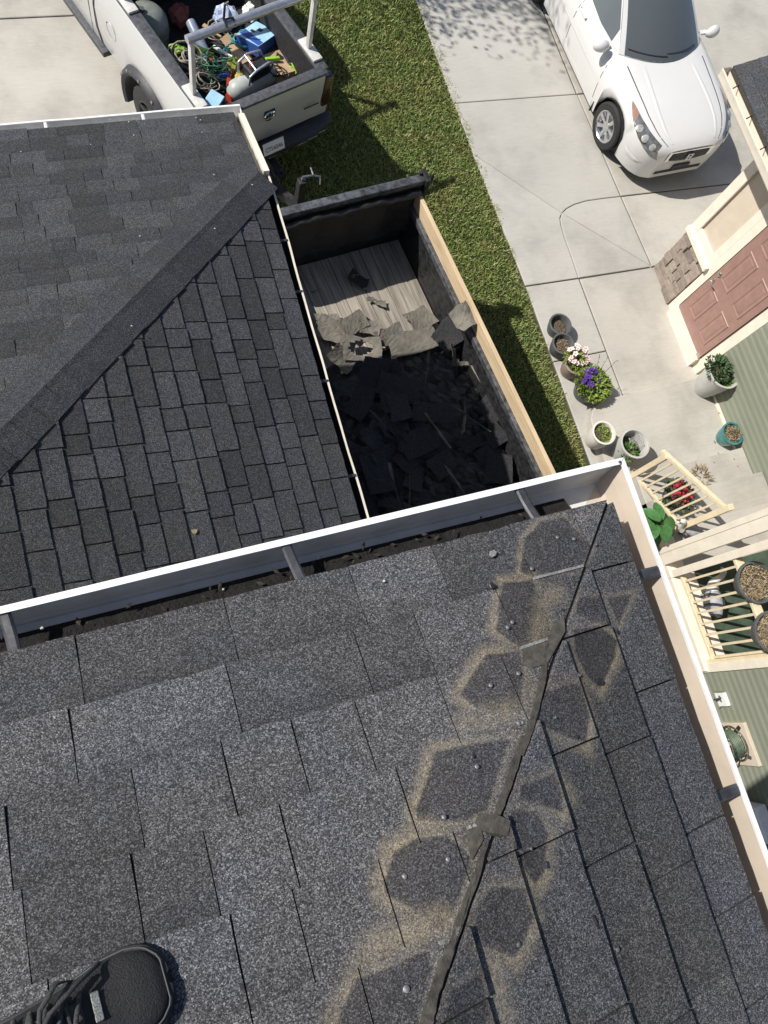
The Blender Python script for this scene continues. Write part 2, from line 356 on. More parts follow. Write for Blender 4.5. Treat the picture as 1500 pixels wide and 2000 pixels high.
def clip(poly, a, b, c):                     # keep a*s + b*u >= c
    out = []
    for i, p in enumerate(poly):
        q = poly[(i+1) % len(poly)]; dp, dq = a*p[0]+b*p[1]-c, a*q[0]+b*q[1]-c
        if dp >= 0: out.append(p)
        if (dp >= 0) != (dq >= 0): t = dp/(dp-dq); out.append((p[0]+(q[0]-p[0])*t, p[1]+(q[1]-p[1])*t))
    return out
def layout(sl, n0, n1, smin, smax, halves, marks=(), rs=1, wide=(.11, .33), first=0.0, proud=.0045, base=.0055, gp=.0012, ju=0):
    """tabs of a laminated shingle roof: list of (slope, polygon in (s,u), u0, lift, rect or None)"""
    rnd = random.Random(rs); out = []; mk = {}
    for x, y in marks:
        a, u = sl.su(x, y); mk.setdefault(int(math.floor(u/E_)), []).append(a)
    for k in range(n0, n1):
        br = sorted(mk.get(k, [])); s = smin - rnd.uniform(0, .2); cuts = [s]; lv = []
        while s < smax:
            w = rnd.uniform(*wide); nxt = [b_ for b_ in br if s+.05 < b_ <= s+w+.06]
            if nxt: s = nxt[0]; br = [b_ for b_ in br if b_ > s+1e-6]; lv.append(0); mkd = True
            else: s += w; lv.append(rnd.random() < .5)
            cuts.append(s)
        fixed = mk.get(k, [])
        for i, (a, b_) in enumerate(zip(cuts, cuts[1:])):
            hi = lv[i]
            if any(abs(a-q) < 1e-6 for q in fixed): hi = 1
            if any(abs(b_-q) < 1e-6 for q in fixed): hi = 0
            u0 = k*E_ - (first if k == 0 else 0) + (rnd.uniform(-ju, ju) if k else 0); u1 = (k+1)*E_ + .018
            p = [(a+gp, u0), (b_-gp, u0), (b_-gp, u1), (a+gp, u1)]; q = p
            for h_ in halves: q = clip(q, *h_) if q else q
            if len(q) < 3: continue
            area = abs(sum(m[0]*n_[1]-n_[0]*m[1] for m, n_ in zip(q, q[1:]+q[:1])))/2
            if area < 4e-4: continue
            out.append((sl, q, u0, u1, base+(proud if hi else 0)+rnd.uniform(-.0006, .0006), q == p, area))
    return out
UNITS = []
for k in range(6):
    r = random.Random(50+k); J = lambda a: r.uniform(-a, a)
    ring = [(0, J(.012)), (.25, J(.014)), (.5, J(.014)), (.75, J(.014)), (1, J(.012)), (1+J(.006), .5), (1, 1), (0, 1), (J(.006), .5)]
    UNITS.append(ring)
UNIT_ME = {}
def unit_mesh(k, m):
    if (k, m.name) not in UNIT_ME:
        ring = UNITS[k]; mb = MB(); mb.hexa([(x, y, -.25) for x, y in ring], [(x, y, lerp(1, .03, max(0, min(1, y)))) for x, y in ring])
        UNIT_ME[k, m.name] = mb.mesh('shingle', [m])
    return UNIT_ME[k, m.name]
def tab_solid(mb, t):
    sl, q, u0, u1, h, full, area = t
    hh = lambda u: h*lerp(1, .03, (u-u0)/(u1-u0))
    mb.hexa([sl.pt(a, u, -.25*h) for a, u in q], [sl.pt(a, u, hh(u)) for a, u in q])
def place_tabs(groups, limit=300):
    allt = []
    for gi, (tabs, deck, m) in enumerate(groups):
        for t in tabs:
            q = t[1]; c = t[0].pt(sum(a for a, _ in q)/len(q), sum(u for _, u in q)/len(q)); x, y, d = project(c)
            vis = -60 < x < 1560 and -60 < y < 2060 and d > 0
            if gi >= 2 and vis:                       # lower roof tabs behind the upper gutter are not in view
                if y > 1190 - .225*x: vis = False
            allt.append((t[6]/(d*d) if vis else -1, gi, t))
    allt.sort(key=lambda e: -e[0]); rest = {}
    for i, (sz, gi, t) in enumerate(allt):
        tabs, deck, m = groups[gi]
        if i < limit and sz > 0:
            sl, q, u0, u1, h, full, area = t
            if full:
                o = bpy.data.objects.new('shingle', unit_mesh(random.randrange(6), m)); C.objects.link(o)
                M = Matrix.Identity(4)
                for r_ in range(3):
                    M[r_][0] = sl.sd[r_]*(q[1][0]-q[0][0]); M[r_][1] = sl.ud[r_]*(u1-u0); M[r_][2] = sl.n[r_]*h
                p = sl.pt(q[0][0], u0)
                for r_ in range(3): M[r_][3] = p[r_]
                o.parent = deck; o.matrix_local = M
            else:
                mb = MB(); tab_solid(mb, t); mb.build('shingle', m, deck)
        else: rest.setdefault(gi, []).append(t)
    for gi, ts in rest.items():
        mb = MB(); tones = []
        for t in ts:
            n0 = len(mb.f); tab_solid(mb, t); tones += [random.random()]*(len(mb.f)-n0)
        o = mb.build('shingle', groups[gi][2], groups[gi][1]); o['kind'] = 'stuff'
        a = o.data.attributes.new('tone', 'FLOAT', 'FACE'); a.data.foreach_set('value', tones)

# dust left where the hip caps were lifted off: bands traced along the cap outlines
def hipx(y): return 1187 - (y-980)*.35
def UP(x, y): return UF.px(x, y) if x < hipx(y) else UR.px(x, y)
segs = []
def band(pts, r, st):
    for p, q in zip(pts, pts[1:]): segs.append((UP(*p), UP(*q), r, st))
band([(905,1410),(950,1400),(1000,1385)], .045, .55); band([(800,1625),(842,1612)], .030, .6); band([(735,1850),(800,1815),(860,1800)], .050, .65)
band([(1085,1160),(1060,1180),(1050,1262)], .040, .5); band([(960,1880),(985,1990)], .040, .65); band([(1075,1500),(1110,1560)], .035, .6); band([(700,1880),(640,1990)], .022, .5)
band([(1050,1012),(1150,1012)], .016, .55); band([(1030,1010),(1008,1095)], .014, .5)
def convex(pts, sl):
    q = [sl.su(*p) for p in pts]; q = sorted(set(q)); hull = []
    for seq in (q, q[::-1]):
        h_ = []
        for p in seq:
            while len(h_) >= 2 and (h_[-1][0]-h_[-2][0])*(p[1]-h_[-2][1]) - (h_[-1][1]-h_[-2][1])*(p[0]-h_[-2][0]) <= 0: h_.pop()
            h_.append(p)
        hull += h_[:-1]
    out = []
    for p0, p1 in zip(hull, hull[1:]+hull[:1]):
        A, B = sl.pt(*p0), sl.pt(*p1); n_ = (B-A).cross(sl.n).normalized(); out.append((n_, n_.dot(A)))
    return out
PF = [([(1020,1055),(1050,1022),(1100,1012),(1158,1070),(1137,1110),(1040,1132),(1012,1118)],.014,.75), ([(980,1135),(1040,1132),(1075,1222),(1070,1250),(1015,1268),(965,1232),(970,1180)],.022,.85),
 ([(950,1275),(1015,1270),(1025,1320),(1018,1395),(935,1388),(895,1360),(920,1310)],.026,.9), ([(850,1462),(1000,1440),(955,1580),(915,1605),(815,1605),(808,1585),(838,1515)],.024,.95),
 ([(763,1663),(806,1637),(870,1631),(922,1674),(902,1750),(868,1815),(845,1810),(752,1752),(745,1727)],.030,1.0), ([(690,1912),(838,1850),(845,1900),(815,2010),(640,2040)],.024,.7)]
PR = [([(1125,1165),(1172,1165),(1195,1238),(1160,1218),(1120,1203)],.018,.7), ([(1115,1228),(1160,1222),(1197,1250),(1195,1290),(1168,1350),(1143,1325),(1122,1285)],.022,1.0), ([(1180,1168),(1232,1160),(1206,1225)],.014,.6),
 ([(1045,1352),(1125,1332),(1145,1400),(1140,1458),(1072,1430),(1045,1410)],.028,.95), ([(1010,1532),(1073,1505),(1089,1546),(1092,1590),(1046,1570),(1005,1564)],.024,.9),
 ([(996,1580),(1046,1584),(1067,1628),(1062,1706),(1044,1735),(1014,1690),(990,1653)],.024,.95), ([(922,1770),(957,1730),(1019,1730),(1038,1791),(1003,1875),(922,1842)],.028,.95), ([(872,1930),(930,1897),(950,1985),(930,2020),(850,2020)],.020,.5)]
polys = [(convex(p, UF), w, st) for p, w, st in PF] + [(convex(p, UR), w, st) for p, w, st in PR]
dust = (polys, segs, (CU, CU+Vector((-1,-1,PU))*1.2, .17, None))
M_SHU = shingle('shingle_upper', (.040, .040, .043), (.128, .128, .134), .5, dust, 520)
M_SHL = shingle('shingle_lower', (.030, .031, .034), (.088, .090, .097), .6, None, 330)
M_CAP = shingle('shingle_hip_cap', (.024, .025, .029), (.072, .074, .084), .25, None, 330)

def deck(name, quads, m, th=.03):
    mb = MB()
    for q in quads: mb.hexa([Vector(p)-Vector((0,0,th+.004)) for p in q], [Vector(p)-Vector((0,0,.004)) for p in q])
    return wpart(mb.build(name, m), house)
up = deck('upper_roof', [[UF.pt(0,0), UF.pt(4.2,0), UF.pt(4.2,2.6), UF.pt(2.6*UF.c,2.6)], [UR.pt(0,0), UR.pt(-2.6*UR.c,2.6), UR.pt(-4.2,2.6), UR.pt(-4.2,0)]], M_STRIP)
uh = (YF-YH)/LF.c
lo = deck('lower_roof', [[LF.pt(0,0), LF.pt(5,0), LF.pt(5,uh), LF.pt(0,uh)], [LF.pt(0,uh), LF.pt(5,uh), LF.pt(5,uh+3.2), LF.pt(3.2*LF.c,uh+3.2)], [LR.pt(0,0), LR.pt(-2.4*LR.c,2.4), LR.pt(-4.5,2.4), LR.pt(-4.5,0)]], M_STRIP)
gap = .006
marksF = [(152,1275),(446,1210),(694,1150),(862,1120),(140,1425),(452,1345),(703,1275),(266,1555),(582,1462),(708,1420),(17,1625),(266,1730),(560,1632),(880,1400),(590,1815),(463,1850),(1020,1380),(300,1180)]
tF = layout(UF, 0, 11, 0, 2.3, [(1, -UF.c, gap)], marksF, 4, (.13, .34), .0, .0055, .0065)
marksR = [(1205,1153),(1295,1372),(1315,1448),(1163,1600),(1283,1642),(1190,1790),(1235,1872),(1400,1600)]
tR = layout(UR, 0, 11, -2.6, .3, [(-1, -UR.c, gap)], (), 9, (.15, .32), 0, .003, .0125, .0022, .003)
tLR = layout(LR, 0, 15, -4.3, .3, [(-1, -LR.c, .004)], (), 21, (.11, .32), 0, .0035, .0115, .0042, .006)
tLF = layout(LF, 0, 27, 0, 2.6, [(1, 0, .004), (1, -LF.c, -uh*LF.c+.004)], (), 33, (.10, .33), 0, .009, .0075)
place_tabs([(tF, up, M_SHU), (tR, up, M_SHU), (tLR, lo, M_SHL), (tLF, lo, M_SHL)])
# hip caps on the lower hip
hd = Vector((-1,-1,PL)).normalized(); wF = (LF.n.cross(hd)).normalized(); wR = (LR.n.cross(hd)).normalized()
if wF.x > 0: wF = -wF
wF = wF if wF.dot(Vector((-1,1,0))) > 0 else -wF
wR = wR if wR.dot(Vector((1,-1,0))) > 0 else -wR
hn = (LF.n+LR.n).normalized(); H0 = Vector((XL, YH, ZL))
for k in range(26):
    a0, a1 = max(.02, k*E_-.03), k*E_+.20; mb = MB(); j = lambda s=.006: random.uniform(-s, s)
    def ring(a, l, w):
        c = H0+hd*a; return [c+wF*w+LF.n*l, c+wF*(w*.45)+LF.n*(l+.002), c+wF*.03+hn*(l+.003), c+hn*(l+.006), c+wR*.03+hn*(l+.002), c+wR*(w*.5)+LR.n*(l+.002), c+wR*w+LR.n*l]
    w0, w1 = .165+j(), .165+j()
    r0, r1 = ring(a0, .022, w0), ring(a1, .010, w1); b0, b1 = ring(a0, .013, w0), ring(a1, .004, w1)
    mb.quadgrid([b1, r1, r0, b0]); mb.poly([r0[0], b0[0], b1[0], r1[0]]); mb.poly([r0[-1], r1[-1], b1[-1], b0[-1]])
    mb.build('hip_cap', M_CAP, lo)
# what is left on the upper hip: old felt strips, a folded patch, sealant lines
hdU = Vector((-1,-1,PU)).normalized(); hnU = (UF.n+UR.n).normalized()
def strip(pts, w, name='felt_strip', m=M_STRIP, lift=.008, th=.003):
    pts2 = []; w2 = []
    for i in range(len(pts)-1):
        for k in range(6): t_ = k/6; pts2.append((lerp(pts[i][0],pts[i+1][0],t_), lerp(pts[i][1],pts[i+1][1],t_))); w2.append(lerp(w[i],w[i+1],t_)*random.uniform(.82,1.12) if isinstance(w, (list, tuple)) else w)
    pts2.append(pts[-1]); w2.append(w[-1] if isinstance(w, (list, tuple)) else w); pts, w = pts2, w2
    q = [UP(*p)+hnU*(lift+random.uniform(0, .003)) for p in pts]; L, R_ = [], []
    for i, p in enumerate(q):
        d = (q[min(i+1, len(q)-1)]-q[max(i-1, 0)]).normalized(); s = d.cross(hnU).normalized()
        ww = (w[i] if isinstance(w, (list, tuple)) else w)/2; L.append(p+s*ww); R_.append(p-s*ww)
    up_ = hnU*th; mb = MB(); mb.quadgrid([[a-up_*2, a, b_, b_-up_*2] for a, b_ in zip(L, R_)]); mb.poly([L[0], L[0]-up_*2, R_[0]-up_*2, R_[0]]); mb.poly([L[-1], R_[-1], R_[-1]-up_*2, L[-1]-up_*2])
    return mb.build(name, m, up)
strip([(1066,1250),(1058,1320),(1040,1400),(1015,1475)], [.006,.012,.013,.010])
strip([(1020,1440),(1000,1500),(985,1545),(965,1600)], [.010,.014,.013,.010], lift=.009)
strip([(948,1640),(925,1720),(895,1800),(868,1890)], [.007,.010,.011,.008])
strip([(932,1690),(905,1760),(872,1860),(840,1950),(826,2010)], [.004,.008,.014,.018,.02], lift=.010)
def patchp(pts, m, lift, name, th=.004):
    q = [UP(*p) for p in pts]; mb = MB(); mb.hexa([p+hnU*(lift-th) for p in q], [p+hnU*(lift+random.uniform(-.001, .002)) for p in q]); return mb.build(name, m, up)
patchp([(930,1590),(962,1592),(988,1605),(984,1634),(962,1636),(938,1626),(920,1608)], M_STRIP, .018, 'felt_patch')
patchp([(1078,1222),(1098,1205),(1100,1235),(1066,1296),(1046,1302)], M_STRIP, .008, 'felt_patch')
patchp([(1018,1268),(1062,1250),(1060,1300),(1035,1306),(1018,1300)], M_STRIP, .008, 'felt_patch')
patchp([(905,1620),(935,1612),(940,1640),(918,1680)], M_STRIP, .008, 'felt_patch')
patchp([(838,1840),(868,1830),(858,1880),(842,1905)], M_STRIP, .008, 'felt_patch')
for a, b_ in (((1038,1133),(1135,1108)),((1013,1268),(1066,1250)),((838,1846),(872,1836)),((908,1618),(930,1610)),((1008,1416),(1016,1413))): strip([a, b_], .006, 'sealant_strip', M_SEAL, .0095, .0015)
# curled shingle edges beside the hip
def cap_tear(px, lift=.02):
    q = [UP(*p) for p in px]; c = sum(q, Vector())/len(q); mb = MB()
    top = [p+hnU*(lift if i < 2 else .007) for i, p in enumerate(q)]; mb.hexa([p-hnU*.004 for p in top], top); return mb.build('torn_tab', M_SHU, up)
cap_tear([(1098,1298),(1130,1322),(1095,1345),(1072,1335)], .012); cap_tear([(1058,1575),(1100,1580),(1085,1615),(1050,1600)], .010); cap_tear([(985,1690),(1010,1675),(1003,1720),(980,1712)], .010)

# gutters
PROF = [(0, .012), (0, -.120), (.096, -.120), (.104, -.105), (.110, -.06), (.116, -.030), (.120, -.012), (.120, 0)]
def gutter(P0, d, out, L, mit0, mit1, mats, lip=.017, close=(False, False), wave=.0012):
    P0, d, out = Vector(P0), Vector(d), Vector(out); Z = Vector((0,0,1)); mb = MB()
    NS = 48
    def wv(q, o): return (math.sin(q*L*2.3+P0.x)*.5+math.sin(q*L*6.1+1+P0.z)*.3+math.sin(q*L*13.7)*.2)*wave*(o/.12)
    def pt(q, o, z): return P0 + d*lerp(-(o if mit0 else 0), L + (o if mit1 else 0), q) + out*(o+wv(q, o)) + Z*(z+wv(q+.37, o)*.7*(1 if z > -.05 else .3))
    sheet = lambda pr, rev=False: mb.quadgrid([[pt(i/NS, o, z) for o, z in pr] for i in (range(NS, -1, -1) if rev else range(NS+1))])
    mb.mi = 0; sheet(PROF)
    inn = [(.002, .012), (.002, -.118), (.095, -.118), (.102, -.104), (.108, -.059), (.114, -.029), (.118, -.011), (.118, -.002)]
    mb.mi = 1; sheet(inn, True)
    lp = [(.122, -.010), (.122, .001), (.120-lip, .002), (.120-lip, -.006), (.118, -.004)]
    mb.mi = 0; sheet(lp)
    for e in (0, 1):
        if close[e]: mb.poly([pt(e, o, z) for o, z in PROF]); mb.poly([pt(e, o, z)+d*(.003 if not e else -.003) for o, z in PROF])
    return wpart(mb.build('gutter', mats), house)
ZG = 7.172
gF = gutter((.968,.206,ZG), (-1,0,0), (0,1,0), 4.2, True, False, [M_WHITE, M_GREYIN], .013)
gR = gutter((.968,.206,ZG), (0,-1,0), (1,0,0), 4.2, True, False, [M_WHITE, M_WHITE_IN], .009)
gLR = gutter((1.085,YH+.02,4.052), (0,-1,0), (1,0,0), 4.6, False, False, [M_CREAM, M_STRAP_SHADE], .012, (True, False), .007)  # dark inside colour stands in for the shade under the roof edge
gLF = gutter((1.20,YF-.012,LF.O.z-.04), (-1,0,0), (0,1,0), 5.2, False, False, [M_WHITE, M_GREYIN], .012, (True, False), .004)
def hanger(par, a, b_, w=.024, m=M_STRAP_SHADE, drop=.006):
    a, b_ = Vector(a), Vector(b_); d = (b_-a); s = d.cross(Vector((0,0,1))).normalized()*w/2; mb = MB()
    n = 5; rows = []
    for i in range(n+1):
        t = i/n; p = a+d*t-Vector((0,0,drop*math.sin(math.pi*t))); rows.append([p-s-Vector((0,0,.006)), p-s, p-s*.6+Vector((0,0,.004)), p+s*.6+Vector((0,0,.004)), p+s, p+s-Vector((0,0,.006))])
    mb.quadgrid(rows, closed_v=True); mb.poly(rows[0]); mb.poly(rows[-1], True); return mb.build('hanger', m, par)
for px in ((562,1075),(1022,968),(6,1205)):
    x = G(px[0], px[1], ZG).x; hanger(gF, (x, .318, ZG-.008), (x+.012, .222, ZG+.012))
for px in ((1285,1115),(1440,1545)):
    y = G(px[0], px[1], ZG).y; hanger(gR, (1.08, y, ZG-.008), (.985, y+.004, ZG+.012), .026)
for py in (470,570,745,930):
    y = G(540+(py-400)*.275, py, 4.05).y; hanger(gLR, (1.20, y, 4.056), (1.11, y, 4.085), .02)
for x in (-1.9,-1.1,-.25,.45): hanger(gLF, (x, YF+.095, LF.O.z-.045), (x, YF-.005, LF.O.z-.01), .025, M_GREYIN)
for x in (1.074,):
    mb = MB(); mb.lathe([(.004,0),(.004,.002),(.002,.0035),(0,.0035)], 8, trn(x, .319, ZG+.002)); mb.build('screw', M_STRAP_SHADE, gF)
mb = MB(); r = random.Random(4)
for k in range(130):
    x, y = r.uniform(-2.2,.95), .206+r.uniform(.01,.075); leaf_d = Vector((r.uniform(-1,1), r.uniform(-1,1), 0)).normalized()*r.uniform(.004,.012); sdv = Vector((-leaf_d.y, leaf_d.x, 0))*r.uniform(.25,.6); c_ = Vector((x, y, ZG-.075+r.uniform(-.012,.006))); mb.poly([c_-leaf_d, c_+sdv, c_+leaf_d+Vector((0,0,.003)), c_-sdv])
mb.build('gutter_litter', mat('brown_litter', (.035,.028,.02), .9, .4, 60), gF)['kind'] = 'stuff'
# grit lying in the upper front gutter, its black also standing in for shade
mb = MB(); rows = []
for i in range(160):
    x = .95-i*.026; rows.append([(x, .206+.004, ZG-.075+random.uniform(-.006,.012)), (x, .206+.03, ZG-.085+random.uniform(-.006,.010)), (x, .206+.055, ZG-.094+random.uniform(-.004,.006)), (x, .206+.075, ZG-.1)])
mb.quadgrid(rows); o = mb.build('gutter_grit', M_DIRT, gF)
# fascia, rake board, walls
mb = MB(); mb.box(-3.2,.966,.178,.204,7.02,7.18); mb.box(.94,.966,-4,.176,7.02,7.18); wpart(mb.build('fascia', M_CREAM), house)
mb = MB(); mb.box(1.055,1.083,-1.2,YH,3.92,4.06); mb.box(-4,1.14,YF-.045,YF-.015,LF.O.z-.165,LF.O.z-.035); wpart(mb.build('fascia', M_CREAM), house)
mb = MB(); a0, a1 = Vector((1.185,YF+.0,LF.O.z-.01)), Vector((1.185,YH+.02,ZL-.01)); dx, dz = Vector((.022,0,0)), Vector((0,0,.13))
mb.hexa([a0-dx-dz, a1-dx-dz, a1-dx, a0-dx], [a0+dx-dz, a1+dx-dz, a1+dx, a0+dx]); wpart(mb.build('rake_board', M_CREAM), house)
mb = MB(); mb.box(-3.2,.94,-4,.17,7.0,7.02); mb.box(-4,1.05,-1.2,YH+.4,3.88,3.90); wpart(mb.build('soffit', M_SOFFIT), house)
mb = MB(); mb.box(-3.2,.58,-4,-.2,3.8,7.0); mb.box(-4,.72,-4,YF-.6,-.03,3.88); wpart(mb.build('wall', M_SIDE), house)
# ------------------------------------------------------------------ the neighbour's house: stone base, door, siding, garage eave, porch
M_SAGE = mat('sage_green_siding', (.215, .230, .178), .6, .06, 6, bmp=.12, bscale=50, stretch=(1, .15, 1), rnd=.08)
M_TRIM = mat('ivory_trim', (.78, .71, .60), .5, .05, 8, bmp=.06)
M_PANEL = mat('beige_wall_panel', (.58, .50, .40), .7, .06, 5, bmp=.1)
M_STONE = mat('brown_ledge_stone', (.34, .28, .23), .85, .3, 14, col2=(.22, .185, .16), bmp=.8, bscale=45, bdist=.012, rnd=.45)
M_MORTAR = mat('mortar', (.30, .26, .22), .95, .2, 40)
M_DOOR = mat('red_brown_door', (.31, .185, .155), .45, .08, 9, bmp=.05)
M_CHROME = mat('brushed_nickel', (.62, .60, .57), .3, .05, 30, metal=1, bmp=0)
M_GREENFLOOR = mat('dark_green_porch_paint', (.055, .085, .058), .7, .25, 7, bmp=.2)
M_RAIL = mat('cream_railing_paint', (.70, .60, .42), .5, .08, 14, bmp=.06)
M_SHN = shingle('shingle_neighbour', (.045, .046, .05), (.13, .132, .14), .3, None, 260)
M_BLACKPL = mat('black_plastic', (.02, .02, .022), .5, .3, 30)
M_WHITEPL = mat('white_plastic', (.80, .80, .78), .45, .05, 10, bmp=.03)
M_HOSE = mat('dark_green_hose', (.10, .14, .09), .45, .25, 20)
nb = thing('neighbour_house', 'sage green house with red brown door, stone base and cream porch', 'house', (8.0, 1.5, 0))
def npart(mb, name, m, smooth=None): return wpart(mb.build(name, m, None, smooth), nb)
XW = 7.52
mb = MB(); mb.box(XW,13.4,1.0,4.46,-.03,2.9); mb.box(5.58,13.4,-6,-1.14,-.03,5.2); mb.box(XW,13.4,-1.14,1.0,-.03,5.2); wall = npart(mb, 'wall', M_PANEL)
# stone wainscot: a mortar bed and single stones
mb = MB(); mb.box(7.492,XW-.002,3.84,4.47,0,.905); bed = npart(mb, 'stone_wainscot', M_MORTAR)
r = random.Random(11); z = .004
while z < .88:
    h = min(r.uniform(.085, .14), .903-z); y = 3.845
    while y < 4.46:
        w = r.uniform(.14, .34); y1 = min(y+w, 4.47)
        if 4.47-y1 < .07: y1 = 4.47
        x0 = 7.465-r.uniform(-.014, .026); mb = MB(); mb.cbox(x0, 7.50, y+.006, y1-.006, z+.006, z+h-.006, .009, None)
        for i, v_ in enumerate(mb.v): mb.v[i] = (v_[0]+r.uniform(-.004, .004), v_[1]+r.uniform(-.003, .003), v_[2]+r.uniform(-.003, .003))
        mb.build('stone', M_STONE, bed); y = y1
    z += h
mb = MB(); mb.cbox(7.415,7.518,3.82,4.50,.906,.985,.008); npart(mb, 'stone_cap', M_TRIM)
mb = MB(); mb.cbox(7.475,7.518,4.36,4.50,.987,2.86,.004); npart(mb, 'corner_board', M_TRIM)
mb = MB(); mb.cbox(7.475,7.518,3.72,3.838,.0,2.30,.004); npart(mb, 'door_casing', M_TRIM)
mb = MB(); mb.cbox(7.475,7.518,2.72,2.86,.0,2.30,.004); npart(mb, 'door_casing', M_TRIM)
mb = MB(); mb.cbox(7.474,7.518,2.72,3.838,2.302,2.44,.004); npart(mb, 'door_casing', M_TRIM)
mb = MB(); mb.cbox(7.478,7.518,3.84,4.358,.987,1.10,.004); mb.cbox(7.478,7.518,3.84,3.95,1.102,2.86,.004); npart(mb, 'panel_trim', M_TRIM)
# door in a recess: jambs, sill, slab with six raised panels
mb = MB(); mb.box(7.40,7.66,2.862,3.718,.0,.20); npart(mb, 'door_sill', M_TRIM)
mb = MB(); mb.box(7.43,7.50,2.865,2.96,.201,.207); npart(mb, 'sill_plate', M_CHROME)
mb = MB(); mb.box(7.50,7.72,3.70,3.722,.2,2.30); mb.box(7.50,7.72,2.86,2.880,.2,2.30); npart(mb, 'door_jamb', M_TRIM)
# carve the recess visually with a slab set behind the casing: the wall is boxed around it
mb = MB(); mb.box(7.46,7.472,2.881,3.699,.202,2.298); door = npart(mb, 'door', M_DOOR)
for (y0, y1, z0, z1) in [(3.36,3.60,.38,.92),(2.98,3.22,.38,.92),(3.36,3.60,1.10,1.72),(2.98,3.22,1.10,1.72),(3.36,3.60,1.86,2.16),(2.98,3.22,1.86,2.16)]:
    mb = MB(); A = [(7.4595,y0,z0),(7.4595,y1,z0),(7.4595,y1,z1),(7.4595,y0,z1)]
    def ins(d, x): return [(x,y0+d,z0+d),(x,y1-d,z0+d),(x,y1-d,z1-d),(x,y0+d,z1-d)]
    mb.quadgrid([ins(0,7.4595), ins(.006,7.4515), ins(.022,7.4515), ins(.036,7.4585), ins(.048,7.4585), ins(.07,7.4535)], closed_v=True); mb.poly(ins(.07,7.4535), True); mb.build('door_panel', M_DOOR, door)
mb = MB(); mb.lathe([(.034,0),(.034,.012),(.024,.02),(.0,.02)], 16, trn(7.459,3.645,1.12) @ rot('Y',-90)); mb.build('deadbolt', M_CHROME, door, 40)
mb = MB(); mb.lathe([(.032,0),(.032,.012),(.012,.02),(.012,.05),(.0,.05)], 16, trn(7.459,3.645,.98) @ rot('Y',-90)); mb.tube([(7.41,3.645,.98),(7.405,3.60,.98),(7.41,3.54,.98)], [.012,.011,.009], 8); mb.build('door_handle', M_CHROME, door, 40)
# siding boards
def siding(x, y0, y1, z0, z1, h=.102, face='x'):
    z = z0
    while z < z1:
        t = min(z+h, z1); mb = MB()
        if face == 'x': pr_ = [(x+.02,z),(x-.022,z),(x-.026,z+.004),(x-.024,z+(t-z)*.55),(x-.010,t),(x+.02,t)]; mb.hexa([(a,y0,c_) for a, c_ in pr_], [(a,y1,c_) for a, c_ in pr_])
        else: mb.hexa([(y0,x-.02,z),(y0,x+.016,z),(y0,x+.004,t),(y0,x-.02,t)], [(y1,x-.02,z),(y1,x+.016,z),(y1,x+.004,t),(y1,x-.02,t)])
        mb.build('siding_board', M_SAGE, wall); z += h
siding(7.49, .75, 2.715, .20, 2.9)
siding(5.545, -5, -1.125, .30, 3.2)
siding(-1.12, 5.60, 7.49, .72, 2.9, .102, 'y')
mb = MB(); mb.box(7.455,7.52,.75,2.60,.0,.215); mb.box(7.45,7.50,.75,2.60,.20,.222); npart(mb, 'base_trim', M_TRIM)
mb = MB(); mb.cbox(5.50,5.55,-1.12,-1.02,.0,5.1,.004); mb.box(5.551,5.60,-1.10,-1.06,.0,5.1); npart(mb, 'corner_board', M_TRIM)
mb = MB(); mb.box(5.46,5.56,-5,-1.125,.0,.30); npart(mb, 'base_trim', M_SAGE)
# garage roof edge over the wall with its gutter
class SlopeN(Slope):
    def __init__(s, O, pitch):
        c = 1/math.sqrt(1+pitch*pitch); k = pitch*c; s.c = c; s.O = Vector(O); s.ud, s.n, s.sd = Vector((c,0,k)), Vector((-k,0,c)), Vector((0,-1,0))
NR = SlopeN((6.93, 5.20, 2.955), .30)
mb = MB(); q = [NR.pt(0,0,-.006), NR.pt(3.6,0,-.006), NR.pt(3.6,2.2,-.006), NR.pt(0,2.2,-.006)]; mb.hexa([p-Vector((0,0,.05)) for p in q], q); gro = npart(mb, 'garage_roof', M_STRIP)
for t in layout(NR, 0, 9, 0, 2.4, [(1,0,.0)], (), 61, (.16, .36), 0, .004, .006):
    sl, q, u0, u1, h, full, area = t; mb = MB(); tab_solid(mb, t); mb.build('shingle', M_SHN, gro)
mb = MB(); mb.box(6.945,6.97,1.6,5.2,2.78,2.93); mb.box(6.95,8.9,5.19,5.22,2.80,2.93); npart(mb, 'fascia', M_TRIM)
mb = MB(); mb.box(6.97,7.55,1.6,5.18,2.84,2.855); npart(mb, 'soffit', M_TRIM)
_h = house; house = nb; gN = gutter((6.945,5.22,2.915), (0,-1,0), (-1,0,0), 3.6, False, False, [M_TRIM, M_TRIM], .014, (True, False)); house = _h
for y in (4.95,4.55,4.15,3.75): hanger(gN, (6.835,y,2.912), (6.94,y+.03,2.935), .012); 
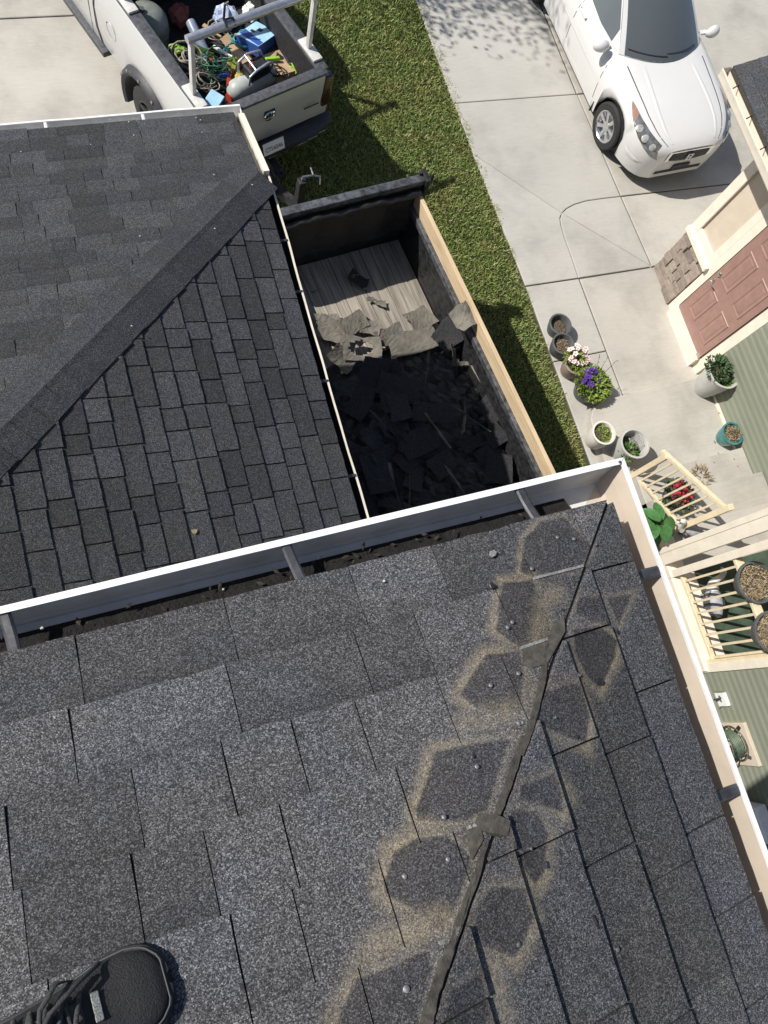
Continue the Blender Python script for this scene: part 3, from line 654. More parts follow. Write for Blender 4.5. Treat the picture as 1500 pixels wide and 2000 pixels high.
# porch: floor, skirt, steps, column
mb = MB(); mb.box(5.80,7.49,-1.10,.05,.60,.70); pf = npart(mb, 'porch_floor', M_GREENFLOOR)
mb = MB(); mb.box(5.70,7.46,.052,.62,.60,.702); npart(mb, 'stair_landing', M_CONCW)
mb = MB(); mb.cbox(5.47,5.798,-1.10,.05,.62,.705,.006); mb.cbox(5.47,5.698,.052,.62,.62,.705,.006); npart(mb, 'porch_edge_board', M_TRIM)
mb = MB(); mb.box(5.50,5.56,-1.10,.62,-.03,.618); npart(mb, 'porch_skirt', M_RAIL)
rc = [(5.50+.35*(1-math.cos(a)), 2.25+.33*math.sin(a)) for a in [math.radians(x) for x in (0,18,36,54,72,90)]]
for pts, z in (([(5.50,1.30)] + rc + [(7.46,2.60),(7.46,1.30)], .17), ([(5.74,.9),(5.74,1.42),(7.455,1.46),(7.455,.9)], .35), ([(5.74,.623),(5.74,1.05),(7.45,1.05),(7.45,.623)], .525)):
    o = slab(None, pts, M_CONCW, z, z+.03, 0, 'step'); wpart(o, nb)
mb = MB(); mb.cbox(5.44,5.64,.22,.42,.708,2.95,.006); mb.box(5.432,5.60,.36,.425,.708,2.95); npart(mb, 'porch_column', M_TRIM)
mb = MB(); mb.cbox(5.49,5.58,.05,.14,.708,2.95,.004); npart(mb, 'porch_post', M_TRIM)
mb = MB(); mb.box(5.5,7.4,-1.1,.6,2.96,3.15); npart(mb, 'porch_beam', M_TRIM)
# railings
t = thing('stair_railing', 'cream stair railing descending from porch beside the red flower pot', 'railing', (5.78, 1.0, .17))
b0, b1 = Vector((5.78,1.46,.17)), Vector((5.77,.60,.72)); RH = Vector((0,0,.86))
def rp(mb, name): return mb.build(name, M_RAIL, t, None, t.location)
for p, hgt in ((b0,.88),(b1,1.05)): mb = MB(); mb.cbox(p.x-.035,p.x+.035,p.y-.035,p.y+.035,p.z,p.z+hgt,.006); rp(mb, 'post')
def bar(mb, a, b_, w, h):
    d = (b_-a).normalized(); s = d.cross(Vector((0,0,1))).normalized()*w/2; u = s.cross(d).normalized()*h/2
    mb.hexa([a-s-u, a+s-u, a+s+u, a-s+u], [b_-s-u, b_+s-u, b_+s+u, b_-s+u]); return mb
ext = (b1-b0).normalized()
mb = bar(MB(), b0+RH-ext*.10, b1+RH+Vector((0,0,.1))+ext*.02, .055, .04); rp(mb, 'top_rail')
mb = bar(MB(), b0+Vector((0,0,.10)), b1+Vector((0,0,.10)), .04, .035); rp(mb, 'bottom_rail')
for k in range(1, 8):
    p = b0.lerp(b1, k/8); mb = MB(); mb.box(p.x-.012,p.x+.012,p.y-.012,p.y+.012,p.z+.09,p.z+.90); rp(mb, 'baluster')
t = thing('porch_railing', 'cream porch railing with balusters over the dark green floor', 'railing', (5.56, -.5, .705))
mb = MB(); mb.cbox(5.51,5.61,-1.04,.05,1.80,1.845,.008); rp(mb, 'top_rail')
mb = MB(); mb.cbox(5.535,5.59,-1.04,.05,.775,.815,.005); rp(mb, 'bottom_rail')
for k in range(8): y = -.03-k*.133; mb = MB(); mb.box(5.55,5.576,y-.013,y+.013,.814,1.80); rp(mb, 'baluster')
mb = MB(); mb.cbox(5.52,5.60,-1.05,-.98,.705,1.80,.006); rp(mb, 'post')
# hose reel on its mounting block, outlet cover, white box
p = Vector((5.51,-1.93,.80))
t = thing('hose_reel', 'wall mounted hose reel wound with dark green hose on sage siding', 'hose reel', p)
mb = MB(); mb.cbox(-.03,.02,-.27,.22,-.26,.22,.006); mb.build('mounting_block', M_PANEL, t)
mb = MB()
for s in (-1, 1): bar(mb, Vector((-.03,.18*s,.14)), Vector((-.14,.05*s,0)), .03, .03); bar(mb, Vector((-.03,.18*s,-.18)), Vector((-.14,.05*s,0)), .03, .03)
mb.build('bracket', M_BLACKPL, t)
for dx in (-.07,-.23):
    mb = MB(); n = 28; rows = [[(dx, rr*math.cos(2*math.pi*k/n), rr*math.sin(2*math.pi*k/n)) for k in range(n)] for rr in (.205,.190)]; rows.append([(dx-.012, p_[1], p_[2]) for p_ in rows[1]]); rows.append([(dx-.012, p_[1], p_[2]) for p_ in rows[0]])
    mb.quadgrid(rows, closed_u=True, closed_v=True)
    for k in range(6): a = k*math.pi/3; bar(mb, Vector((dx-.006,0,0)), Vector((dx-.006,.195*math.cos(a),.195*math.sin(a))), .025, .012)
    mb.build('reel_flange', M_CHROME, t)
mb = MB()
for k in range(7):
    for rr in (.13,.155): mb.tube([(-.085-.02*k, rr*math.cos(a), rr*math.sin(a)) for a in [2*math.pi*i/20 for i in range(21)]], .0105, 6, False)
mb.build('hose', M_HOSE, t, 60)
mb = MB(); mb.cbox(-.28,-.08,-.16,-.02,-.30,-.19,.02); mb.build('hose_guide', M_BLACKPL, t)
t = thing('outlet_cover', 'small white square outlet cover with dark tap on sage siding', 'outlet', (5.50,-1.42,.78))
mb = MB(); mb.cbox(-.02,.03,-.10,.06,-.08,.08,.006); mb.build('plate', M_WHITEPL, t)
mb = MB(); mb.cbox(-.025,.02,-.115,.075,-.095,-.081,.003); mb.cbox(-.025,.02,.062,.075,-.08,.095,.003); mb.build('frame', M_SAGE, t)
mb = MB(); mb.tube([(-.02,0,.01),(-.07,0,.01),(-.085,.0,-.03)], .012, 8); mb.tube([(-.05,-.035,.03),(-.05,.035,.03)], .007, 6); mb.build('tap', M_STRAP_SHADE, t)
mb = MB(); mb.cbox(-.16,.0,-.28,.12,-.25,.10,.02); mb.tube([(-.165,-.1,-.06),(-.17,.0,-.08)], .006, 6)
solo(mb, 'utility_box', M_WHITEPL, 'white utility box at the right edge near the gutter', 'box', (5.51,-2.75,.75))
# ------------------------------------------------------------------ dump trailer with torn-off roofing
M_WOODR = mat('raw_pine_board', (.66, .52, .34), .75, .2, 5, col2=(.48, .36, .22), bmp=.3, bscale=60, stretch=(6, .5, 6))
M_PLANK = mat('weathered_bed_plank', (.44, .40, .34), .85, .3, 5, col2=(.17, .15, .125), bmp=.6, bscale=40, stretch=(7, .35, 4), rnd=.3)
M_STEELW = mat('worn_grey_steel', (.16, .17, .19), .5, .6, 16, col2=(.03, .03, .033), bmp=.3, metal=.4)
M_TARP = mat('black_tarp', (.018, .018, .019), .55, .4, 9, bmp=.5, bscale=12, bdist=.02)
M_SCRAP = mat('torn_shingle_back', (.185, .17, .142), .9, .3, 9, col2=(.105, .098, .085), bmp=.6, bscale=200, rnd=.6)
M_SCRAPD = shingle('torn_shingle_face_shaded', (.016, .016, .018), (.045, .045, .047), .6, None, 300)  # shingle colour darkened further to put the pile's shade into it
M_ZINC = mat('zinc_hardware', (.55, .55, .56), .35, .2, 30, metal=1, bmp=0)
FT = .92; RT = 1.80
fr = G(815,378,RT); rr_ = G(1082,932,RT); fwd = (fr-rr_); fwd.z = 0; fwd.normalize()      # along the right side board, to the front
tz = math.atan2(fwd.y, fwd.x)-math.pi/2
T0 = Vector((fr.x, fr.y, 0)); TW, TL = 2.06, 4.9
tr = thing('dump_trailer', 'black steel dump trailer with a raw pine side board and plank floor', 'trailer', T0, tz)
# local frame: x to the right (0 = inner face of right wall), y forward (0 = front end of the side board), z up
YFW = .03; HZ = 1.97
def tp(mb, name, m, par=None, smooth=None): return mb.build(name, m, par or tr, smooth)
fl = MB(); fl.box(-TW,.0,-TL,YFW,FT-.09,FT-.035); bed = tp(fl, 'bed', M_BLACKSTEEL)
n = 15
for k in range(n):
    x0 = -TW+.01+k*(TW-.02)/n; mb = MB(); zz = random.uniform(-.004,.004); mb.cbox(x0+.003, x0+(TW-.02)/n-.003, -TL+.02, YFW-.01, FT-.034, FT+zz, .004); tp(mb, 'plank', M_PLANK, bed)
for s, x0, x1 in ((1, .0, .05), (-1, -TW-.05, -TW)):
    mb = MB(); mb.box(x0,x1,-TL,YFW,FT-.10,1.52); w = tp(mb, 'side_wall', M_BLACKSTEEL)
    mb = MB(); mb.cbox(x0-.045 if s > 0 else x0-.02, x1+.02 if s > 0 else x1+.045, -TL, YFW, 1.521, 1.60, .008); tp(mb, 'top_rail', M_STEELW, w)
    for k in range(8):
        y = -TL+.25+k*.62; mb = MB(); mb.cbox(x1 if s > 0 else x0-.07, x1+.07 if s > 0 else x0, y-.04, y+.04, FT-.1, 1.518, .006); tp(mb, 'stake_post', M_BLACKSTEEL, w)
mb = MB(); mb.cbox(.0,.045,-TL,.03,1.602,RT,.004); sb = tp(mb, 'side_board', M_WOODR)
mb = MB(); mb.cbox(-TW-.045,-TW,-TL,.03,1.602,RT,.004); tp(mb, 'side_board', M_WOODR)
mb = MB(); mb.box(-TW-.05,.05,YFW+.001,YFW+.06,FT-.1,HZ-.08); fw = tp(mb, 'front_wall', M_BLACKSTEEL)
mb = MB(); mb.cbox(-TW-.10,.10,YFW-.01,YFW+.085,HZ-.078,HZ,.01); tp(mb, 'header_bar', M_STEELW, fw)
mb = MB(); rows = []
for i in range(41):
    x = -TW+i*(TW+.02)/40; sag = .02*math.sin(i*.5)+.012*math.sin(i*1.7); rows.append([(x, YFW-.05+.04*math.cos(a)+.006*math.sin(3*a+i), HZ-.14+sag*.6+.04*math.sin(a)) for a in [2*math.pi*k/12 for k in range(12)]])
mb.quadgrid(rows, closed_v=True); mb.poly(rows[0]); mb.poly(rows[-1], True); tp(mb, 'tarp_roll', M_TARP, fw, 60)
mb = MB(); mb.quadgrid([[(-TW+i*TW/20, YFW-.005-.02*math.sin(i*1.3)-.05*k/6, HZ-.16-k*.13) for i in range(21)] for k in range(6)]); tp(mb, 'tarp_flap', M_TARP, fw, 60)
mb = MB(); mb.cbox(.06,.12,YFW-.05,YFW+.12,HZ-.28,HZ+.03,.01); mb.tube([(.09,YFW+.03,HZ-.02),(.20,YFW+.05,HZ-.02),(.21,YFW+.05,HZ-.15)], .014, 8); mb.tube([(.04,YFW+.08,HZ+.04),(.04,YFW+.08,HZ-.04)], .02, 8); tp(mb, 'tarp_crank', M_BLACKSTEEL, fw)
mb = MB(); mb.box(-TW-.05,.05,-TL-.06,-TL-.001,FT-.1,1.6); tp(mb, 'tailgate', M_BLACKSTEEL)
for s in (-1, 1):
    x = .05+.14 if s > 0 else -TW-.05-.14
    mb = MB(); mb.cbox(x-.14,x+.14,-3.4,-1.5,.78,.81,.01); tp(mb, 'fender', M_BLACKSTEEL)
    for y in (-2.0,-2.85):
        mb = MB(); mb.lathe([(.0,-.1),(.22,-.1),(.34,-.11),(.37,-.06),(.37,.06),(.34,.11),(.22,.1),(.0,.1)], 24, trn(x, y, .37) @ rot('Y', 90)); tp(mb, 'wheel', M_BLACKPL, None, 40)
mb = MB(); mb.box(-TW+.5,-.5,-TL,YFW,FT-.3,FT-.1); tp(mb, 'chassis', M_BLACKSTEEL)
# tongue, pump box, jack
hx = -TW/2
hitch = Vector((hx-.06, 1.42, .52))
mb = MB(); bar(mb, Vector((hx+.62,YFW,.58)), hitch, .08, .13); bar(mb, Vector((hx-.62,YFW,.58)), hitch, .08, .13); mb.cbox(hitch.x-.06,hitch.x+.06,hitch.y-.05,hitch.y+.22,.47,.57,.02); tg = tp(mb, 'tongue', M_BLACKSTEEL)
mb = MB(); mb.cbox(hx-.30,hx+.30,YFW+.08,YFW+.48,.66,1.0,.02); tp(mb, 'pump_box', M_BLACKSTEEL, tg)
mb = MB(); mb.cbox(hx+.10,hx+.20,1.0,1.1,.05,1.0,.01); mb.box(hx+.04,hx+.26,.94,1.16,-.02,.05); jk = tp(mb, 'jack', M_BLACKSTEEL, tg)
mb = MB(); mb.tube([(hx+.15,1.05,1.0),(hx+.15,1.05,1.06),(hx+.28,1.03,1.07),(hx+.36,1.0,1.06),(hx+.37,.99,.94)], .014, 8); mb.tube([(hx+.28,1.03,1.07),(hx+.30,1.15,1.05)], .01, 6); tp(mb, 'crank_handle', M_ZINC, tg)
mb = MB()
for k in range(16): a = Vector((hx-.35+.02*math.sin(k*2), .7+.05*k, .50-.12*math.sin(k/15*math.pi))); mb.tube([a+Vector((.016*math.cos(q)*(1 if k % 2 else .2), .03*math.sin(q), .016*math.cos(q)*(.2 if k % 2 else 1))) for q in [2*math.pi*i/8 for i in range(9)]], .005, 5, False)
tp(mb, 'safety_chain', M_ZINC, tg)
# torn roofing: every scrap is its own thing, laid on the planks and on each other
TM = Matrix.Translation(T0) @ Matrix.Rotation(tz, 4, 'Z'); TI = TM.inverted()
SG = 'torn shingle scraps in the dump trailer'
def scrap(px, z, w, l, yaw, bend=.0, tilt=(0,0), m=None, label=None, hole=False, rs=0, name='shingle_scrap', th=.006, local=None):
    r = random.Random(rs*7+int(px[0] if px else local[0]*100)+3); nx, ny = 14, 10; g2 = []
    jag = [[r.uniform(-.012,.012) for _ in range(nx+1)] for _ in range(2)]; jag2 = [[r.uniform(-.010,.010) for _ in range(ny+1)] for _ in range(2)]
    def sm(q): return [lerp(q[i//4*4], q[min(i//4*4+4, len(q)-1)], (i % 4)/4)+q[i]*.15 for i in range(len(q))]
    jag = [sm([x*1.6 for x in q]) for q in jag]; jag2 = [sm([x*1.6 for x in q]) for q in jag2]
    for j in range(ny+1):
        row = []
        for i in range(nx+1):
            u, v_ = i/nx, j/ny; x = (u-.5)*w + lerp(jag2[0][j], jag2[1][j], u)*min(1, abs(u-.5)*2); y = (v_-.5)*l + lerp(jag[0][i], jag[1][i], v_)*min(1, abs(v_-.5)*2)
            zz = bend*((u-.5)**2*4) + bend*.4*math.sin(v_*3+u*2) + r.uniform(-.004,.004)
            row.append(Vector((x, y, zz)))
        g2.append(row)
    mb = MB(); bk = [[p-Vector((0,0,th)) for p in row] for row in g2]
    mb.quadgrid(g2); mb.quadgrid([row[::-1] for row in bk])
    rim = g2[0] + [row[-1] for row in g2[1:]] + g2[-1][-2::-1] + [row[0] for row in g2[-2:0:-1]]
    mb.quadgrid([[p-Vector((0,0,th)) for p in rim], rim], closed_v=True)
    if hole: mb.f = [f for f in mb.f if not (all((mb.v[i][0]/(w*.37))**2 + (mb.v[i][1]/(l*.38))**2 < 1 for i in f))]
    o = mb.build(name, m or M_SCRAP); p = G(px[0], px[1], z) if px else TM @ Vector((local[0], local[1], z))
    o.location = p; o.rotation_euler = (math.radians(tilt[0]), math.radians(tilt[1]), math.radians(yaw)); tag(o, label or 'dark torn shingle scrap in the shaded pile inside the trailer', 'shingle scrap', SG); return o
L_ = [((705,680),1.10,.46,.30,-12,.03,(3,2),0,'curled shingle scrap with an oval hole at the pile edge',True),
 ((655,648),1.02,.38,.28,-35,.015,(2,4),0,'grey brown shingle scrap nearest the gutter, two tabs wide',False),
 ((690,632),1.05,.34,.24,20,.015,(-2,3),0,'pale shingle scrap with a cut corner above the holed scrap',False),
 ((722,640),1.04,.24,.18,-25,.03,(8,-4),0,'small pointed shingle scrap standing between two flat ones',False),
 ((760,655),1.05,.36,.22,8,.02,(5,0),0,'tan shingle scrap lying across the middle of the pile',False),
 ((820,622),1.00,.34,.28,14,.02,(-10,5),0,'square brownish shingle scrap lit on the plank floor',False),
 ((805,668),1.08,.60,.28,4,.03,(3,-2),0,'wide dark shingle sheet bridging the pile and the wall',False),
 ((880,648),1.30,.40,.30,28,-.05,(-8,-26),1,'shingle sheet leaning up against the trailer side wall',False),
 ((915,612),1.79,.26,.26,24,-.10,(0,6),0,'shingle sheet draped over the pine side board',False),
 ((900,695),1.15,.34,.26,-10,.08,(10,12),0,'rolled shingle scrap beside the trailer side wall',True),
 ((735,588),.97,.24,.07,-28,.012,(0,4),0,'narrow shingle offcut alone on the bare planks',False),
 ((700,545),.99,.26,.14,-38,.03,(8,14),1,'dark bent shingle scrap at the shadow edge on the planks',False),
 ((692,538),1.04,.10,.03,25,.01,(0,10),0,'tiny pale sliver sticking up at the shadow edge',False),
 ((615,568),.97,.08,.03,10,.004,(0,0),0,'tiny pale chip beside the gutter on the planks',False),
 ((668,700),1.10,.30,.20,-52,.03,(5,20),0,'slanted shingle strip at the lower left of the pile',False),
 ((640,625),.99,.30,.16,-8,.02,(0,5),0,'flat shingle scrap half hidden behind the lower gutter',False),
 ((960,800),1.22,.20,.34,12,.03,(0,-30),1,'shingle strip leaning on the side wall behind the wood',False),
 ((968,850),1.18,.22,.26,20,.03,(6,-34),1,'grey shingle tab leaning on the side wall further back',False),
 ((975,915),1.14,.30,.34,-20,.03,(4,-20),1,'large shingle piece at the back corner by the gutter',False),
 ((945,740),1.25,.10,.42,14,.02,(0,-55),0,'long narrow felt strip standing along the side wall',False)]
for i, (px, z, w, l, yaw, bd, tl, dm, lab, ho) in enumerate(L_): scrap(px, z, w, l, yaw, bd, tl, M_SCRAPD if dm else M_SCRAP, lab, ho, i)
r = random.Random(5)
mb = MB(); rows = []
for j in range(60):
    ly = -1.30-j*.058; row = []
    for i in range(36):
        lx = -TW+.02+i*(TW-.04)/35; hh = smooth01((-1.30-ly)/.35)*(.10+.20*math.exp(-((ly+2.4)/.9)**2)*(1-abs(lx+TW/2)/TW*.8)); row.append((lx, ly+r.uniform(-.02,.02), FT+.008+hh*.75+.035*r.uniform(-1,1)*smooth01((-1.30-ly)/.35)))
    rows.append(row)
mb.quadgrid(rows); o = mb.build('roofing_debris', M_TARP); o.location = T0; o.rotation_euler = (0,0,tz); o['kind'] = 'stuff'; o['label'] = 'dark heap of torn roofing debris in the back of the trailer'; o['category'] = 'debris'  # near-black colour carries the shade in the back of the bed
for i in range(9):
    scrap(None, FT+.42+r.uniform(-.05,.04), r.uniform(.012,.03), r.uniform(.25,.55), r.uniform(-40,40), .02, (r.uniform(-8,8), 4), M_SCRAP, 'thin pale felt sliver lying on the dark debris in the trailer', False, i+300, 'felt_sliver', .003, (r.uniform(-1.5,-.3), r.uniform(-3.6,-1.8)))
for i in range(64):
    lx, ly = r.uniform(-TW+.18, -.18), r.uniform(-4.6, -1.42); hh = .10 + .26*math.exp(-((ly+2.4)/.9)**2) * (1-abs(lx+TW/2)/TW*.8)
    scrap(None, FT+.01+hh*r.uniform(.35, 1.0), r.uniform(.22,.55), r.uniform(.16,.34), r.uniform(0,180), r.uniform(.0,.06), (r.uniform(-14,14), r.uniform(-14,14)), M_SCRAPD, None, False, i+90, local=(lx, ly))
# ------------------------------------------------------------------ white sedan in front of the neighbour's garage
def carpaint(name, col, rough=.32, metal=0, coat=.6):
    m, nt, b = newmat(name); v = coords(nt)
    c = mixc(nt, .12, col, ramp(nt, noise(nt, v, 3, 5), [(.3, .7), (.7, 1.0)]), 'MULTIPLY'); link(nt, c, b.inputs['Base Color'])
    b.inputs['Roughness'].default_value = rough; b.inputs['Metallic'].default_value = metal; b.inputs['Coat Weight'].default_value = coat; b.inputs['Coat Roughness'].default_value = .06
    return m
M_CARW = carpaint('white_car_paint', (.68, .675, .665))
M_GLASS, nt, b = newmat('car_glass_sky_grey'); b.inputs['Base Color'].default_value = (.095, .108, .115, 1); b.inputs['Roughness'].default_value = .04; b.inputs['Specular IOR Level'].default_value = .7; b.inputs['Coat Weight'].default_value = .5  # grey base lifted to paint in the sky reflected by the glass
v = coords(nt); bump(nt, b, noise(nt, v, 2, 2), .02, .01)
M_TYRE = mat('tyre_rubber', (.022, .022, .023), .8, .25, 20, bmp=.3, bscale=90)
M_ALLOY = mat('alloy_wheel', (.62, .63, .65), .28, .08, 20, metal=.9, bmp=0)
M_CHR = mat('chrome_trim', (.75, .76, .78), .12, .05, 10, metal=1, bmp=0)
M_LAMP = mat('headlamp_lens', (.20, .21, .215), .08, .35, 9, spec=.8, coat=1, bmp=0, metal=.35)
M_REFL = mat('lamp_reflector', (.50, .50, .47), .25, .3, 20, metal=.2, coat=1, bmp=0)
M_AMBER = mat('amber_lens', (.34, .21, .16), .12, .1, 8, coat=1, bmp=0)
M_DARKPL = mat('dark_grey_plastic', (.035, .037, .042), .55, .2, 30)
YST = [-3.95,-3.90,-3.75,-3.5,-3.25,-3.187,-3.183,-3.14,-3.02,-2.90,-2.80,-2.70,-2.58,-2.46,-2.417,-2.413,-2.36,-2.1,-1.7,-1.3,-.9,-.62,-.44,-.387,-.383,-.30,-.22,-.12,0,.12,.22,.30,.383,.387,.46,.58,.68,.76,.82,.86,.88]
def half(y):
    """half cross-section of the lower body at station y: (x, z) from sill to centre line"""
    wmax = pw(y, [(-3.95,.62),(-3.88,.74),(-3.7,.83),(-3.3,.885),(-2.8,.905),(-1.5,.915),(-.5,.915),(0,.905),(.35,.89),(.55,.845),(.70,.765),(.80,.67),(.85,.59),(.88,.50)])
    zb = pw(y, [(-3.95,.36),(-3.7,.26),(-3.3,.22),(-2.4,.20),(-.5,.19),(.4,.19),(.8,.18),(.88,.20)])
    for yw in (0, -2.8):
        d = abs(y-yw)
        if d < .385: zb = max(zb, .33 + math.sqrt(max(0, .385**2-d*d)))
    zs = pw(y, [(-3.95,.80),(-3.6,.90),(-2.6,.93),(-1.2,.90),(-.4,.87),(.2,.835),(.5,.80),(.75,.745),(.88,.69)])      # shoulder
    zt = pw(y, [(-3.95,.86),(-3.8,1.0),(-3.5,1.04),(-2.6,1.02),(-1.2,.98),(-.6,.985),(-.35,.97),(.2,.925),(.5,.885),(.72,.835),(.82,.795),(.88,.755)])      # centre line top
    we = wmax*pw(y, [(-3.95,.85),(-2.5,.83),(-.6,.80),(.3,.74),(.88,.7)])
    ze = lerp(zs, zt, .72)
    zm = lerp(zb, zs, .45)
    tuck = pw(y, [(-3.95,.06),(-3,.05),(0,.05),(.6,.06),(.88,.06)])
    return [(wmax-tuck, zb), (wmax-tuck*.45, lerp(zb,zm,.5)), (wmax-.008, zm), (wmax, lerp(zm,zs,.35)), (wmax-.012, lerp(zm,zs,.78)), (wmax-.045, zs), (lerp(wmax-.045,we,.55), lerp(zs,ze,.70)), (we, ze), (we*.66, lerp(ze,zt,.70)), (we*.33, lerp(ze,zt,.93)), (0, zt)]
def S(y, v):                                # surface point, v in 0 (sill) .. 10 (centre line)
    h_ = half(y); i = min(int(v), 9); t = v-i; return Vector((lerp(h_[i][0], h_[i+1][0], t), y, lerp(h_[i][1], h_[i+1][1], t)))
def SN(y, v):
    a = S(y+.01, v)-S(y-.01, v); c = S(y, min(10, v+.1))-S(y, max(0, v-.1)); n = a.cross(c); n.normalize()
    return n if n.dot(Vector((1,.3,1))) > 0 else -n
def cpatch(mb, fa, fb, n, m, lift=.004, sx=1):
    """patch between two param curves fa(t), fb(t) -> (y, v), lifted off the body"""
    rows = []
    for i in range(n+1):
        t = i/n; (y0, v0), (y1, v1) = fa(t), fb(t); row = []
        for k in range(m+1):
            q = k/m; y, v_ = lerp(y0,y1,q), lerp(v0,v1,q); e = min(1, 4*min(t,1-t)+.0, 4*min(q,1-q)) if lift > 0 else 1
            p = S(y, v_)+SN(y, v_)*(lift*(.3+.7*e)); row.append((p.x*sx, p.y, p.z))
        rows.append(row)
    mb.quadgrid(rows if sx > 0 else rows[::-1]); return mb
CYAW = math.radians(3.4); CP = Vector((8.21, 6.72, 0))
car = thing('white_sedan', 'white four door sedan parked nose towards the garage', 'car', CP, math.pi+CYAW)
def cp(mb, name, m, par=None, smooth=35): return mb.build(name, m, par or car, smooth)
mb = MB()
rows = [[(-x, y, z) for x, z in half(y)] + [(x, y, z) for x, z in half(y)[-2::-1]] for y in YST]
mb.quadgrid([r_[::-1] for r_ in rows]); mb.poly(rows[-1][::-1]); mb.poly(rows[0]); body = cp(mb, 'body', M_CARW, None, 50)
mb = MB(); mb.box(-.60,.60,-3.6,.50,.20,.60); cp(mb, 'underbody', M_BLACKPL)
# cabin: shell panels and glass
WB = lambda t: Vector((lerp(-.72,.72,t), -.40-.26*abs(2*t-1)**2, .985-.02*abs(2*t-1)**2))
WT = lambda t: Vector((lerp(-.565,.565,t), -1.20-.14*abs(2*t-1)**2, 1.435-.05*abs(2*t-1)**2))
RB = lambda t: Vector((lerp(-.55,.55,t), -2.70+.10*abs(2*t-1)**2, 1.43-.05*abs(2*t-1)**2))
RG = lambda t: Vector((lerp(-.66,.66,t), -3.42+.16*abs(2*t-1)**2, 1.05-.01*abs(2*t-1)**2))
def coons(mb, A, B, n, m, bulge=0, up=Vector((0,0,1)), t0=0, t1=1, q0=0, q1=1, lift=0):
    rows = []
    for k in range(m+1):
        q = lerp(q0, q1, k/m); rows.append([A(t).lerp(B(t), q) + up*(bulge*4*q*(1-q)*(1-(2*t-1)**2*.5)+lift) for t in [lerp(t0,t1,i/n) for i in range(n+1)]])
    mb.quadgrid(rows); return mb
mb = MB(); coons(mb, WT, RB, 12, 8, .03); coons(mb, WB, WT, 12, 6, .03); coons(mb, RB, RG, 12, 6, .03)
def SB(s): return lambda t: (Vector((s*.72,-.66,.965)).lerp(Vector((s*.80,-1.2,.955)), min(1,t*4)) if t < .25 else Vector((s*.80,-1.2,.955)).lerp(Vector((s*.66,-3.26,1.04)), (t-.25)/.75))
def ST(s): return lambda t: (Vector((s*.72,-.66,.965)).lerp(Vector((s*.565,-1.34,1.385)), t/.25) if t < .25 else (Vector((s*.565,-1.34,1.385)).lerp(Vector((s*.55,-2.60,1.38)), (t-.25)/.45) if t < .70 else Vector((s*.55,-2.60,1.38)).lerp(Vector((s*.66,-3.26,1.04)), (t-.70)/.30)))
for s in (-1, 1): coons(mb, SB(s), ST(s), 24, 4, 0)
cab = cp(mb, 'cabin', M_CARW, None, 40)
mb = MB(); coons(mb, WB, WT, 14, 8, .03, Vector((0,.55,.83)), .045, .955, .01, .96, .006); ws = cp(mb, 'windscreen', M_GLASS, None, 40)
mb = MB(); mb.quadgrid([[(.40,-1.02,1.345),(.47,-1.05,1.335)],[(.40,-1.0,1.335),(.42,-.99,1.32)],[(.44,-.78,1.19),(.45,-.78,1.188)]]); 
mb = MB(); coons(mb, RB, RG, 14, 6, .03, Vector((0,-.5,.86)), .06, .94, .06, .95, .006); cp(mb, 'rear_window', M_GLASS, None, 40)
